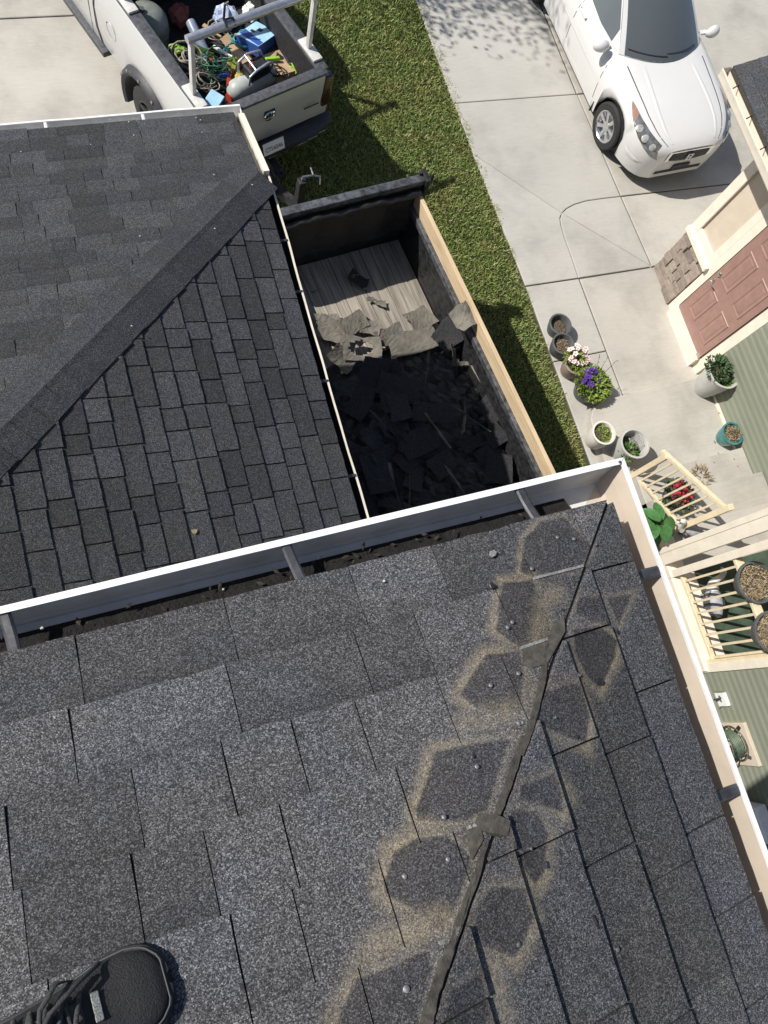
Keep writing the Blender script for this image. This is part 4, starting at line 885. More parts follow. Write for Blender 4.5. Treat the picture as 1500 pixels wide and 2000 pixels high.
for s in (-1, 1):
    out = Vector((s*.92,0,.39))
    for t0, t1 in ((.10,.47),(.50,.84)): mb = MB(); coons(mb, SB(s), ST(s), 16, 4, 0, out, t0, t1, .06, .93, .006); cp(mb, 'side_window', M_GLASS, None, 40)
    # door seams and body crease as thin dark recess strips
    for ya, yb in ((-.62,-.52),(-1.66,-1.60),(-2.62,-2.45)):
        mb = MB(); cpatch(mb, lambda t: (lerp(ya,yb,t)-.006, lerp(1.0,5.6,1-t)), lambda t: (lerp(ya,yb,t)+.006, lerp(1.0,5.6,1-t)), 10, 1, .0015, s); cp(mb, 'door_seam', M_DARKPL)
    mb = MB(); cpatch(mb, lambda t: (lerp(-2.4,-.5,t), .02), lambda t: (lerp(-2.4,-.5,t), .75), 12, 2, .010, s); cp(mb, 'sill_moulding', M_CARW)
    mb = MB(); cpatch(mb, lambda t: (lerp(-2.4,-.55,t), 2.55), lambda t: (lerp(-2.4,-.55,t), 2.95), 14, 2, .008, s); cp(mb, 'side_moulding', M_CARW)
    for y in (-1.50,-2.42):
        mb = MB(); p0, p1 = S(y-.10, 4.6)+SN(y-.1, 4.6)*.03, S(y+.10, 4.6)+SN(y+.1, 4.6)*.03
        mb.tube([(s*(p0.x-.03),p0.y,p0.z),(s*p0.x,p0.y,p0.z),(s*p1.x,p1.y,p1.z),(s*(p1.x-.03),p1.y,p1.z)], .012, 8); cp(mb, 'door_handle', M_CARW)
    # mirror
    mb = MB(); bm = bmesh.new(); bmesh.ops.create_icosphere(bm, subdivisions=3, radius=1)
    for v_ in bm.verts: v_.co = Vector((v_.co.x*.125, v_.co.y*.095*(1 if v_.co.y > 0 else .55), v_.co.z*.09))
    mb.add(bm, trn(s*.985,-.80,1.01) @ rot('Z', s*-12)); mb.box(*(sorted((s*.80,s*.92))),-.86,-.80,.955,.985); cp(mb, 'mirror', M_CARW, None, 60)
    # headlamp: amber corner, lens
    hl0 = lambda t: (lerp(.06,.78,t), lerp(5.9,6.3,t)); hl1 = lambda t: (lerp(.10,.865,t**.8), lerp(5.6,3.5,t**.7))
    mb = MB(); cpatch(mb, lambda t: hl0(t*.30), lambda t: hl1(t*.30), 6, 4, .006, s); hl = cp(mb, 'headlamp_corner', M_AMBER)
    mb = MB(); cpatch(mb, lambda t: hl0(.30+t*.70), lambda t: hl1(.30+t*.70), 10, 6, .008, s); hl = cp(mb, 'headlamp', M_LAMP)
    for t, rr in ((.48,.060),(.70,.055),(.90,.05)):
        a, c_ = hl0(t), hl1(t); p = S(lerp(a[0],c_[0],.5), lerp(a[1],c_[1],.5)); nn = SN(lerp(a[0],c_[0],.5), lerp(a[1],c_[1],.5)); p = p+nn*.004; p.x *= s; nn.x *= s
        mb = MB(); mb.lathe([(rr,.0),(rr*.8,.004),(rr*.45,.007),(0,.008)], 14, trn(p) @ nn.to_track_quat('Z','Y').to_matrix().to_4x4()); cp(mb, 'lamp_reflector', M_REFL, hl)
    mb = MB(); cpatch(mb, lambda t: (lerp(.45,.76,t), 2.3), lambda t: (lerp(.45,.78,t), 2.3-.75*math.sin(math.pi*t)), 10, 3, .008, s); cp(mb, 'fog_lamp_cover', M_CARW)
# hood: shut lines and crease
for s in (-1, 1):
    mb = MB(); cpatch(mb, lambda t: (lerp(-.45,.82,t), lerp(7.2,7.0,t)), lambda t: (lerp(-.45,.82,t), lerp(7.27,7.07,t)), 16, 1, .002, s); cp(mb, 'hood_seam', M_DARKPL)
for s in (-1, 1):                            # raised hood crease and wiper
    mb = MB(); cpatch(mb, lambda t: (lerp(-.40,.80,t), lerp(8.1,7.5,t)), lambda t: (lerp(-.40,.80,t), lerp(8.4,7.75,t)), 16, 3, .012, s); cp(mb, 'hood_crease', M_CARW)
mb = MB()
for x0, x1 in ((-.55,.02),(.02,.60)):
    pts = [WB(lerp((x0+.72)/1.44, (x1+.72)/1.44, k/6)) + Vector((0,-.05-.03*k/6,.045+.016*k/6)) for k in range(7)]; mb.tube(pts, .009, 6)
cp(mb, 'wiper', M_BLACKPL)
# front: grille, badge, intake, plate holder
def front_pt(x, z):                         # point on the nose surface at lateral x, height z
    lo_, hi_ = .3, .88
    for _ in range(40):
        m_ = (lo_+hi_)/2; h_ = half(m_); best = 0
        for (xa, za), (xb, zb_) in zip(h_, h_[1:]):
            if min(za, zb_) <= z <= max(za, zb_) and abs(zb_-za) > 1e-6: best = max(best, lerp(xa, xb, (z-za)/(zb_-za)))
        if best > abs(x): lo_ = m_
        else: hi_ = m_
    return Vector((x, lo_, z))
def fpatch(mb, x0, x1, zlo, zhi, lift, n=14, m=4):
    rows = []
    for k in range(m+1):
        rows.append([front_pt(x, lerp(zlo(x), zhi(x), k/m)) + Vector((0, lift, 0)) for x in [lerp(x0, x1, i/n) for i in range(n+1)]])
    mb.quadgrid(rows[::-1]); return mb
mb = MB(); fpatch(mb, -.40, .40, lambda x: .50+.25*x*x, lambda x: .725+.0*x*x, .010); gr = cp(mb, 'grille_surround', M_CHR)
mb = MB(); fpatch(mb, -.335, .335, lambda x: .525+.28*x*x, lambda x: .685, .017); cp(mb, 'grille', M_DARKPL, gr)
for k in range(3): mb = MB(); z_ = .555+.032*k; fpatch(mb, -.32, .32, lambda x: z_+.16*x*x, lambda x: z_+.010+.16*x*x, .024, 14, 1); cp(mb, 'grille_bar', M_STEELW, gr)
mb = MB(); c_ = front_pt(0, .605); y_ = c_.y+.036
for pts in ([(-.036,.045),(-.028,-.045),(.028,-.045),(.036,.045)],):
    fr_ = [(-.050,.052),(-.040,-.052),(.040,-.052),(.050,.052)]
    for a, b_ in zip(fr_, fr_[1:]+fr_[:1]): bar(mb, Vector((a[0],y_,.605+a[1])), Vector((b_[0],y_,.605+b_[1])), .009, .009)
bar(mb, Vector((-.030,y_,.605+.046)), Vector((-.020,y_,.605-.046)), .010, .012); bar(mb, Vector((.030,y_,.605+.046)), Vector((.020,y_,.605-.046)), .010, .012); bar(mb, Vector((-.025,y_,.605)), Vector((.025,y_,.605)), .010, .012)
cp(mb, 'badge', M_CHR, gr)
mb = MB(); fpatch(mb, -.42, .42, lambda x: .275, lambda x: .335, .006); it = cp(mb, 'lower_intake', M_DARKPL)
for k in range(2): mb = MB(); z_ = .287+.022*k; fpatch(mb, -.41, .41, lambda x: z_, lambda x: z_+.007, .012, 14, 1); cp(mb, 'intake_bar', M_STEELW, it)
mb = MB(); c_ = front_pt(0, .38); mb.cbox(-.15,.15,c_.y+.005,c_.y+.03,.31,.435,.008); mb.box(-.12,.12,c_.y+.028,c_.y+.034,.35,.36); cp(mb, 'plate_holder', M_DARKPL)
# wheels: tyre, alloy rim with seven double spokes
def wheel(par, x, y, z, R_, w, rim_r, m_rim, spokes, side, arch=True):
    base = trn(x, y, z) @ rot('Y', 90*side)
    mb = MB(); mb.lathe([(rim_r*.96,-w/2+.01),(rim_r,-w/2),(R_*.93,-w/2+.004),(R_,-w/2+.03),(R_,w/2-.03),(R_*.93,w/2-.004),(rim_r,w/2),(rim_r*.96,w/2-.012)], 40, base); ty = mb.build('tyre', M_TYRE, par, 40)
    mb = MB(); mb.lathe([(rim_r*.99,w/2-.006),(rim_r*.93,w/2-.002),(rim_r*.90,w/2-.02),(rim_r*.86,w/2-.09),(.0,w/2-.10)], 40, base); mb.build('rim_barrel', M_DARKPL if m_rim is not M_ALLOY else M_ALLOY, par, 40)
    mb = MB()
    for k in range(spokes):
        a = 2*math.pi*k/spokes
        def P(r_, da, zz): return base @ Vector((r_*math.cos(a+da), r_*math.sin(a+da), zz))
        lo_ = [P(.05,-.35,w/2-.055), P(.05,.35,w/2-.055), P(rim_r*.93,.17,w/2-.05), P(rim_r*.93,-.17,w/2-.05)]
        hi_ = [P(.05,-.35,w/2-.025), P(.05,.35,w/2-.025), P(rim_r*.94,.15,w/2-.008), P(rim_r*.94,-.15,w/2-.008)]; mb.hexa(lo_, hi_)
    mb.lathe([(.075,w/2-.05),(.07,w/2-.018),(.03,w/2-.012),(.0,w/2-.012)], 16, base); mb.lathe([(rim_r*.88,w/2-.012),(rim_r*.94,w/2+.003),(rim_r*.995,w/2-.002)], 40, base); mb.build('rim', m_rim, par, 40)
for y in (0, -2.8):
    for s in (-1, 1):
        wheel(car, s*.795, y, .33, .33, .22, .225, M_ALLOY, 7, s)
        mb = MB(); n_ = 20; rows = [[(s*xx, y+(.378-.003*k)*math.cos(a), .33+(.378-.003*k)*math.sin(a)) for a in [math.pi*i/n_*1.16-.25 for i in range(n_+1)]] for k, xx in enumerate((.885,.58))]; mb.quadgrid(rows); cp(mb, 'wheel_arch', M_BLACKPL)
mb = MB()
for s in (-1, 1): mb.box(*(sorted((s*.70,s*.89))),-.46,-.44,.16,.40)
cp(mb, 'mud_flap', M_BLACKPL)
for s in (-1, 1): mb = MB(); cpatch(mb, lambda t: (lerp(-3.93,-3.6,t), 5.2), lambda t: (lerp(-3.93,-3.55,t), 3.2), 6, 4, .006, s); cp(mb, 'tail_lamp', M_AMBER)
# ------------------------------------------------------------------ silver pickup towing the trailer
M_SILVER = carpaint('silver_truck_paint', (.56, .56, .555), .34, .2, .5)
M_BEDLINER = mat('black_bedliner', (.022, .022, .024), .8, .4, 30, bmp=.5, bscale=120)
M_CAPRAIL = mat('grey_black_rail_cap', (.075, .08, .09), .55, .3, 20, bmp=.2)
M_ALUM = mat('aluminium_rack', (.55, .57, .62), .35, .12, 12, metal=.7)
M_RACKW = mat('pale_painted_rack', (.62, .61, .58), .45, .1, 14)
TY = math.radians(19.5); TO = Vector((2.15, 6.58, 0))
trk = thing('pickup_truck', 'silver pickup truck with open bed full of roofing gear', 'truck', TO, TY)
TMx = Matrix.Translation(TO) @ Matrix.Rotation(TY, 4, 'Z')
def kp(mb, name, m, par=None, smooth=35): return mb.build(name, m, par or trk, smooth)
ZR, ZF, BL = 1.47, .88, 2.28; YW = 1.16
def bedsec(y):
    zb = .58; d = abs(y-YW)
    if d < .50: zb = max(zb, .50+math.sqrt(.50**2-d*d))
    e = pw(y, [(.05,.94),(.20,.99),(.5,1.0)])
    return [(.95*e, zb), (.985*e, lerp(zb,1.12,.5)), (.99*e, 1.12), (.965*e, 1.26), (.92*e, 1.38), (.885*e, ZR-.02), (.87*e, ZR)]
ys = [.10,.16,.25,.40,.55,.655,.665,.72,.80,.90,1.0,1.08,YW,1.24,1.32,1.42,1.52,1.60,1.655,1.665,1.8,2.0,BL]
for s in (-1, 1):
    mb = MB(); rows = [[(s*x, y, z) for x, z in bedsec(y)] for y in ys]; mb.quadgrid(rows if s < 0 else [r_[::-1] for r_ in rows])
    mb.poly([(s*x, .10, z) for x, z in bedsec(.10)] + [(s*.72,.10,ZR),(s*.72,.10,.6)], s > 0); sd = kp(mb, 'bed_side', M_SILVER, None, 50)
    mb = MB(); mb.cbox(*(sorted((s*.715,s*.868))), .10, BL, ZR-.012, ZR+.018, .012); kp(mb, 'rail_cap', M_CAPRAIL, sd)
    mb = MB(); mb.box(*(sorted((s*.715,s*.73))), .12, BL, ZF-.05, ZR-.013); kp(mb, 'bed_inner_wall', M_BEDLINER, sd)
    mb = MB(); n_ = 22; R0, R1 = .49, .60
    prof = [(R0,.93),(R0,1.05),(.53,1.075),(.575,1.05),(R1,.985)]
    rows = [[(s*x*.995, YW+rr*math.cos(a), .50+rr*math.sin(a)) for rr, x in prof] for a in [math.pi*(-.12+1.24*i/n_) for i in range(n_+1)]]; mb.quadgrid(rows if s > 0 else [r_[::-1] for r_ in rows]); fl_ = kp(mb, 'fender_flare', M_DARKPL, sd, 50)
    for a in (25,55,85,115,145,170):
        q = math.radians(a); mb = MB(); mb.lathe([(.020,0),(.018,.010),(.0,.014)], 8, trn(s*1.06, YW+.555*math.cos(q), .50+.555*math.sin(q)) @ rot('Y', 90*s)); kp(mb, 'flare_bolt', M_ZINC, sd)
mb = MB(); n_ = 20; mb.lathe([(.11,0),(.105,.006),(.10,.004)], 24, trn(-.988, 1.92, 1.10) @ rot('Y', -90)); kp(mb, 'fuel_door', M_SILVER)
mb = MB(); mb.box(-.72,.72,.12,BL,ZF-.05,ZF); mb.box(-.72,.72,BL-.03,BL,ZF,ZR); kp(mb, 'bed_floor', M_BEDLINER)
for s in (-1, 1): mb = MB(); mb.cbox(*(sorted((s*.52,s*.716))), YW-.45, YW+.45, ZF, ZF+.22, .05); kp(mb, 'wheel_well', M_BEDLINER)
# tailgate
mb = MB(); rows = []
for i in range(13):
    x = lerp(-.80,.80,i/12); c_ = .012*(1-(x/.8)**2); rows.append([(x,.115,.80),(x,.072-c_,.80),(x,.060-c_,.90),(x,.072-c_,1.02),(x,.055-c_,1.20),(x,.050-c_,1.40),(x,.062-c_,1.455),(x,.115,1.455)])
mb.quadgrid(rows[::-1]); mb.poly(rows[0]); mb.poly(rows[-1], True); tgt = kp(mb, 'tailgate', M_SILVER, None, 35)
mb = MB(); mb.cbox(-.81,.81,.03,.155,1.456,1.497,.015); kp(mb, 'tailgate_cap', M_CAPRAIL, tgt)
mb = MB(); mb.box(-.80,.80,.125,.14,.86,1.455); kp(mb, 'tailgate_inner', M_BEDLINER, tgt)
# emblem: a horned ram head in a shield
mb = MB(); ez, ey = 1.20, .030
sh = [(-.075,.075),(.075,.075),(.078,.0),(.045,-.07),(0,-.095),(-.045,-.07),(-.078,.0)]
mb.hexa([(x,ey+.02,ez+z) for x, z in sh], [(x,ey+.004,ez+z) for x, z in sh]); em = kp(mb, 'emblem_shield', M_DARKPL, tgt)
mb = MB(); hd_ = [(-.026,.05),(.026,.05),(.030,.0),(.016,-.05),(0,-.068),(-.016,-.05),(-.030,.0)]; mb.hexa([(x,ey+.004,ez+z) for x, z in hd_], [(x*.8,ey-.008,ez+z*.9) for x, z in hd_])
for s in (-1, 1): mb.tube([(s*(.02+.045*math.sin(a)), ey-.004, ez+.045-.05*(1-math.cos(a))*.9) for a in [i*math.pi*1.45/12 for i in range(13)]], [.016-.0009*i for i in range(13)], 6)
kp(mb, 'emblem_head', M_CHR, tgt)
mb = MB()
for k in range(7): mb.cbox(.52+k*.032,.545+k*.032,.030,.040,1.04,1.062,.003)
kp(mb, 'name_letters', M_DARKPL, tgt)
# lamps, bumper, plate
for s in (-1, 1): mb = MB(); mb.cbox(*(sorted((s*.82,s*.945))), .055, .17, .92, 1.36, .02); kp(mb, 'tail_lamp', mat('tail_lamp_lens', (.05,.012,.012), .25, .1, 8, coat=1, bmp=0) if s < 0 else bpy.data.materials['tail_lamp_lens'])
mb = MB(); rows = []
for i in range(21):
    x = lerp(-.97,.97,i/20); c_ = .10*(abs(x)/.97)**4; rows.append([(x,.10,.60),(x,-.07+c_,.60),(x,-.10+c_,.64),(x,-.10+c_,.71),(x,-.05+c_,.75),(x,.10,.75)])
mb.quadgrid(rows[::-1]); mb.poly(rows[0]); mb.poly(rows[-1], True); bp_ = kp(mb, 'rear_bumper', M_DARKPL, None, 40)
for x0, x1 in ((.38,.52),(.55,.70),(.73,.84),(-.52,-.38),(-.70,-.55),(-.05,.04)): mb = MB(); mb.cbox(x0,x1,-.113+.10*(abs(x0+x1)/1.94)**4,-.096+.1*(abs(x0+x1)/1.94)**4,.63,.648,.004); kp(mb, 'bumper_trim', M_CHR, bp_)
mb = MB(); mb.cbox(-.1525,.1525,-.006,.0,-.076,.076,.0025); pl = kp(mb, 'number_plate', M_WHITEPL); pl.location = (.0,-.10,.82); pl.rotation_euler = (math.radians(-22),0,0)
def textmesh(s, size, name, m, par, loc, rotx=90, ext=.0008, sx=1.0):
    cu = bpy.data.curves.new(name, 'FONT'); cu.body = s; cu.size = size; cu.extrude = ext; cu.align_x = 'CENTER'; cu.align_y = 'CENTER'
    tmp = bpy.data.objects.new(name, cu); C.objects.link(tmp); bpy.context.view_layer.update()
    me_ = bpy.data.meshes.new_from_object(tmp.evaluated_get(bpy.context.evaluated_depsgraph_get())); bpy.data.objects.remove(tmp)
    me_.materials.clear(); me_.materials.append(m); o = bpy.data.objects.new(name, me_); C.objects.link(o); o.parent = par; o.location = loc; o.rotation_euler = (math.radians(rotx),0,0); o.scale = (sx,1,1); return o
textmesh('CTS:6546', .075, 'plate_number', M_DARKPL, pl, (0,-.0075,-.014), 90, .0008, .86)
mb = MB(); mb.cbox(-.165,.165,-.004,.004,-.088,.088,.003); pfm = kp(mb, 'plate_frame', M_DARKPL); pfm.location = (.0,-.096,.818); pfm.rotation_euler = (math.radians(-22),0,0)
mb = MB(); mb.cbox(-.05,.05,-.34,-.05,.46,.56,.01); mb.lathe([(.02,0),(.02,.05),(.025,.06),(.018,.085),(0,.09)], 12, trn(0,-.30,.555)); kp(mb, 'hitch_ball', M_BLACKSTEEL)
# wheels, cab, hood (mostly above the frame)
for y in (YW, 4.75):
    for s in (-1, 1):
        wheel(trk, s*.86, y, .42, .42, .29, .26, M_DARKPL, 5, s)
        mb = MB(); rows = [[(s*xx, y+.47*math.cos(a), .50+.47*math.sin(a)) for a in [math.pi*i/16 for i in range(17)]] for xx in (.96,.55)]; mb.quadgrid(rows); kp(mb, 'wheel_arch', M_BLACKPL)
mb = MB(); rows = []
for y, zt, wt in ((BL+.06,2.12,.76),(BL+.35,2.18,.78),(3.0,2.19,.79),(3.6,2.12,.76),(4.1,1.60,.80),(4.3,1.40,.86),(5.0,1.34,.88),(5.55,1.22,.84),(5.65,.9,.84)):
    half_ = [(.95,.55),(.99,.80),(.985,1.10),(.95,1.30),(lerp(.95,wt,.5),lerp(1.3,zt,.5)),(wt,zt-.05),(wt*.8,zt)] if zt > 1.45 else [(.95,.6),(.99,.8),(.985,1.0),(.96,min(1.15,zt-.1)),(.93,zt-.06),(wt,zt-.02),(wt*.8,zt)]
    rows.append([(-x,y,z) for x, z in half_] + [(x,y,z) for x, z in half_[::-1]])
mb.quadgrid([r_[::-1] for r_ in rows]); mb.poly(rows[0]); mb.poly(rows[-1], True); cabt = kp(mb, 'cab', M_SILVER, None, 45)
mb = MB(); mb.box(-.68,.68,BL+.045,BL+.058,1.50,1.86); kp(mb, 'cab_rear_window', M_GLASS, cabt)
for s in (-1, 1):
    mb = MB(); mb.cbox(*(sorted((s*.88,s*1.03))), BL-.1, 4.1, .48, .56, .02); kp(mb, 'running_board', M_CAPRAIL, cabt)
    mb = MB(); mb.box(*(sorted((s*.988,s*.9915))), BL+.16, BL+.168, .62, 1.12); kp(mb, 'door_seam', M_DARKPL, cabt)
    mb = MB(); mb.box(*(sorted((s*.90,s*.95))), BL+.001, BL+.06, .56, 1.40); kp(mb, 'cab_gap', M_BLACKPL, cabt)
# ladder rack standing on the bed rails
rk = thing('ladder_rack', 'aluminium ladder rack crossbars standing on the pickup bed rails', 'ladder rack', TMx @ Vector((0,1.1,ZR)), TY)
def kr(mb, name, m, smooth=40): mb.v = [(x, y-1.1, z-ZR) for x, y, z in mb.v]; return mb.build(name, m, rk, smooth)
for y in (.42, 1.86):
    for s in (-1, 1):
        mb = MB(); mb.cbox(*(sorted((s*.765,s*.815))), y-.03, y+.03, ZR+.03, 2.21, .006); kr(mb, 'post', M_RACKW)
        mb = MB(); mb.cbox(*(sorted((s*.73,s*.86))), y-.20, y+.14, ZR+.019, ZR+.05, .008); kr(mb, 'foot', M_RACKW)
        mb = MB(); bar(mb, Vector((s*.79,y-.034,1.52)), Vector((s*.79,y-.034,1.75)), .022, .006); kr(mb, 'label_strip', M_DARKPL, None)
    mb = MB(); mb.tube([(-.84,y,2.25),(.99,y,2.25)], .045, 14); kr(mb, 'crossbar', M_ALUM)
    for x in (-.38,): mb = MB(); mb.tube([(x,y-.05,2.27),(x,y+.02,2.31),(x+.02,y+.03,2.47),(x+.06,y+.02,2.49)], .014, 8); mb.tube([(x+.10,y-.04,2.25),(x+.10,y,2.31),(x,y,2.32)], .012, 6); kr(mb, 'ladder_stop', M_BLACKPL)
# gear in the bed
def TP(px, z): return G(px[0], px[1], z)
M_TANK = mat('grey_green_tank', (.20, .225, .205), .45, .25, 6, bmp=.15)
M_CARD = mat('brown_cardboard', (.46, .32, .19), .85, .12, 8, bmp=.2)
M_BLUEP = mat('blue_print_card', (.03, .09, .36), .5, .15, 6); M_PALEB = mat('pale_blue_card', (.36, .60, .78), .5, .1, 5)
M_ROPE = mat('beige_rope', (.34, .31, .25), .9, .3, 90, bmp=.8, bscale=200); M_GREENR = mat('green_cable', (.025, .11, .07), .5, .3, 30); M_TEAL = mat('teal_cable', (.03, .25, .27), .5, .3, 30)
M_LIME = mat('lime_plastic', (.28, .55, .05), .4, .2, 10); M_RED = mat('red_plastic', (.45, .05, .03), .4, .2, 10); M_YEL = mat('yellow_plastic', (.65, .48, .03), .4, .2, 10)
M_LBAG = mat('pale_blue_bag', (.42, .50, .68), .5, .2, 8, bmp=.5, bscale=20, bdist=.02); M_COMP = mat('compressor_grey', (.42, .45, .43), .4, .12, 8); M_GREYPIPE = mat('blue_grey_pipe', (.22, .26, .36), .4, .15, 8)
GB = 'roofing gear in the truck bed'
p = TP((292,84), .88); mb = MB(); mb.lathe([(.20,-.02),(.235,.05),(.245,.20),(.25,.26),(.235,.36),(.185,.43),(.10,.475),(.0,.485)], 28); tk = thing('storage_tank', 'large rounded grey green tank standing at the front of the truck bed', 'tank', p, 0)
mb.build('shell', M_TANK, tk, 60); mb = MB(); mb.lathe([(.03,0),(.03,.05),(.0,.05)], 10, trn(-.05,-.03,.47)); mb.build('valve', M_ZINC, tk); mb = MB(); mb.lathe([(.247,.20),(.253,.21),(.247,.22)], 28); mb.build('seam', M_TANK, tk, 40)
p = TP((388,85), 1.0); mb = MB(); mb.tube([(-.05,.20,.12),(-.02,.05,.10),(.03,-.10,.04),(.09,-.22,-.04)], [.06,.065,.062,.058], 12); solo(mb, 'drain_pipe', M_GREYPIPE, 'curved blue grey pipe beside the tank in the truck bed', 'pipe', p, 0, GB, 50)
def coil(name, m, label, px, z, n, R_, rr, rs, hgt=.12, cat='rope'):
    r = random.Random(rs); mb = MB(); pts = []; ph = r.uniform(0, 6)
    for i in range(n*14):
        a = i/14*2*math.pi; k = i/14; R2 = R_*(.55+.45*math.sin(k*1.9+ph)**2)
        pts.append((R2*math.cos(a+.4*math.sin(k))+.06*math.sin(k*2.3+rs), R2*.8*math.sin(a)+.05*math.cos(k*1.7), hgt*(.5+.5*math.sin(k*2.7+a*.5))))
    mb.tube(pts, rr, 6); return solo(mb, name, m, label, cat, TP(px, z), 0, GB, 60)
coil('rope', M_ROPE, 'tangled beige rope heaped along the left side of the truck bed', (368,125), 1.12, 7, .17, .011, 3, .16)
coil('cable', M_GREENR, 'tangled dark green cable beside the beige rope in the truck bed', (425,135), 1.10, 9, .17, .008, 8, .16, 'cable')
coil('cable', M_TEAL, 'coiled teal cable between the blue box and the cardboard', (478,85), 1.05, 6, .13, .010, 12, .10, 'cable')
coil('safety_strap', M_RED, 'small red strap tangled in the middle of the truck bed', (452,142), 1.06, 3, .07, .010, 15, .06, 'strap')
coil('air_hose', M_GREENR, 'loose dark hose lying near the tailgate in the truck bed', (428,160), .95, 4, .15, .010, 22, .06, 'hose')
def gbox(name, px, z, sx, sy, sz, rz, tl, mats, label, cat='box', flaps=False):
    t_ = thing(name, label, cat, TP(px, z), math.radians(rz), GB); t_.rotation_euler = (math.radians(tl[0]), math.radians(tl[1]), math.radians(rz))
    mb = MB(); mb.cbox(-sx/2,sx/2,-sy/2,sy/2,0,sz,.006); mb.build('carton', mats[0], t_)
    if len(mats) > 1: mb = MB(); mb.box(-sx/2+.004,sx/2-.004,-sy/2+.004,sy/2-.004,sz+.0005,sz+.003); mb.build('top_print', mats[1], t_)
    if len(mats) > 2:
        mb = MB(); mb.poly([(-sx/2+.01,-sy/2+.01,sz+.005),(-sx/2+.10,-sy/2+.01,sz+.005),(-sx/2+.17,sy/2-.01,sz+.005),(-sx/2+.05,sy/2-.01,sz+.005)]); mb.build('stripe', mats[2], t_)
        mb = MB(); mb.cbox(.05,.11,-.01,.05,sz+.003,sz+.007,.001); mb.cbox(-.02,.02,.04,.10,sz+.003,sz+.007,.001); mb.build('mark', M_DARKPL, t_)
    if flaps: mb = MB(); mb.hexa([(-sx/2,sy/2,sz),(sx/2,sy/2,sz),(sx/2,sy/2+.10,sz+.02),(-sx/2,sy/2+.10,sz+.02)], [(-sx/2,sy/2,sz+.005),(sx/2,sy/2,sz+.005),(sx/2,sy/2+.10,sz+.025),(-sx/2,sy/2+.10,sz+.025)]); mb.build('flap', mats[0], t_)
    return t_
gbox('nail_box', (503,88), 1.05, .40, .34, .14, 38, (-10,8), [M_BLUEP, M_PALEB, M_BLUEP], 'blue and pale blue printed carton tilted on the cable')
gbox('cardboard_box', (470,115), 1.00, .14, .38, .07, 33, (8,-4), [M_CARD], 'long narrow open cardboard carton in the middle of the truck bed', 'box', True)
gbox('cardboard_box', (548,152), .95, .30, .26, .16, 20, (-6,6), [M_CARD], 'brown cardboard box behind the tailgate near the right side', 'box', True)
gbox('pale_box', (417,200), 1.28, .22, .17, .05, 48, (4,-6), [M_PALEB], 'flat pale blue box at the left tailgate corner')
gbox('grey_case', (510,98), .90, .34, .28, .12, 25, (0,0), [M_DARKPL], 'dark case under the blue printed carton')
def crumple(name, m, px, z, sx, sy, sz, label, rs, cat='bag'):
    r = random.Random(rs); bm = bmesh.new(); bmesh.ops.create_icosphere(bm, subdivisions=3, radius=1)
    for v_ in bm.verts: k = 1+.22*math.sin(v_.co.x*7+rs)*math.sin(v_.co.y*6+rs*2)+r.uniform(-.07,.07); v_.co = Vector((v_.co.x*sx*k, v_.co.y*sy*k, v_.co.z*sz*k))
    mb = MB(); mb.add(bm); return solo(mb, name, m, label, cat, TP(px, z), r.uniform(0,3), GB, 25)
crumple('plastic_bag', M_LBAG, (440,35), 1.12, .16, .15, .12, 'crumpled pale blue plastic bag at the front of the truck bed', 1)
crumple('plastic_bag', M_WHITEPL, (488,25), 1.14, .10, .12, .10, 'white crumpled bag beside the right bed wall', 4)
crumple('lime_bag', M_LIME, (578,132), 1.08, .08, .12, .07, 'lime green bag in the right tailgate corner', 2)
crumple('lime_sheet', M_LIME, (345,95), 1.22, .10, .06, .03, 'lime green scrap on top of the rope beside the tank', 6, 'plastic')
crumple('yellow_tool', M_YEL, (466,148), 1.10, .06, .04, .03, 'small yellow tool by the compressor handle', 3, 'tool')
crumple('olive_bag', mat('olive_cloth', (.20,.22,.03), .8, .2, 20), (455,128), 1.08, .12, .09, .06, 'olive yellow cloth bag between rope and carton', 9)
crumple('dark_tarp', M_TARP, (470,45), .98, .35, .25, .10, 'dark bundled tarp in the shade at the front of the truck bed', 12, 'tarp')
crumple('red_bag', mat('dull_red_cloth', (.20,.06,.05), .8, .2, 20), (350,30), 1.0, .16, .12, .10, 'dull red bundle in the shade behind the tank', 14)
p = TP((492,180), .92); cmpr = thing('air_compressor', 'grey air compressor tank with tube handle behind the tailgate', 'compressor', p, TY+math.radians(6), GB)
mb = MB(); mb.lathe([(.0,-.36),(.07,-.345),(.115,-.29),(.125,-.24),(.125,.24),(.115,.29),(.07,.345),(.0,.36)], 20, trn(0,0,.16) @ rot('Y', 90)); mb.build('tank', M_COMP, cmpr, 50)
mb = MB(); mb.cbox(-.10,.20,-.09,.10,.26,.40,.03); mb.build('motor', M_BLACKPL, cmpr)
mb = MB(); mb.tube([(-.14,-.10,.28),(-.14,-.12,.42),(-.05,-.12,.46),(.15,-.10,.46),(.24,-.08,.40),(.24,-.05,.28)], .016, 8); mb.tube([(-.14,.10,.28),(-.12,.12,.42),(.0,.12,.47),(.18,.10,.45),(.24,.06,.30)], .016, 8); mb.tube([(-.05,-.12,.46),(-.03,.12,.465)], .014, 8); mb.build('handle', M_ALUM, cmpr, 50)
mb = MB(); mb.lathe([(.03,0),(.03,.04),(.015,.06),(0,.06)], 10, trn(-.02,0,.40)); mb.build('knob', M_RED, cmpr); mb = MB(); mb.lathe([(.06,-.37),(.06,-.33)], 12, trn(-.0,0,.10) @ rot('Y', 90), True); mb.build('drain_cap', M_RED, cmpr)
coil('rope', M_ROPE, 'thin beige rope loops nearest the left tailgate corner', (395,165), 1.05, 6, .15, .009, 31, .12)
coil('cable', M_TEAL, 'teal cable strands under the narrow cardboard carton', (455,110), 1.02, 5, .12, .008, 33, .08, 'cable')
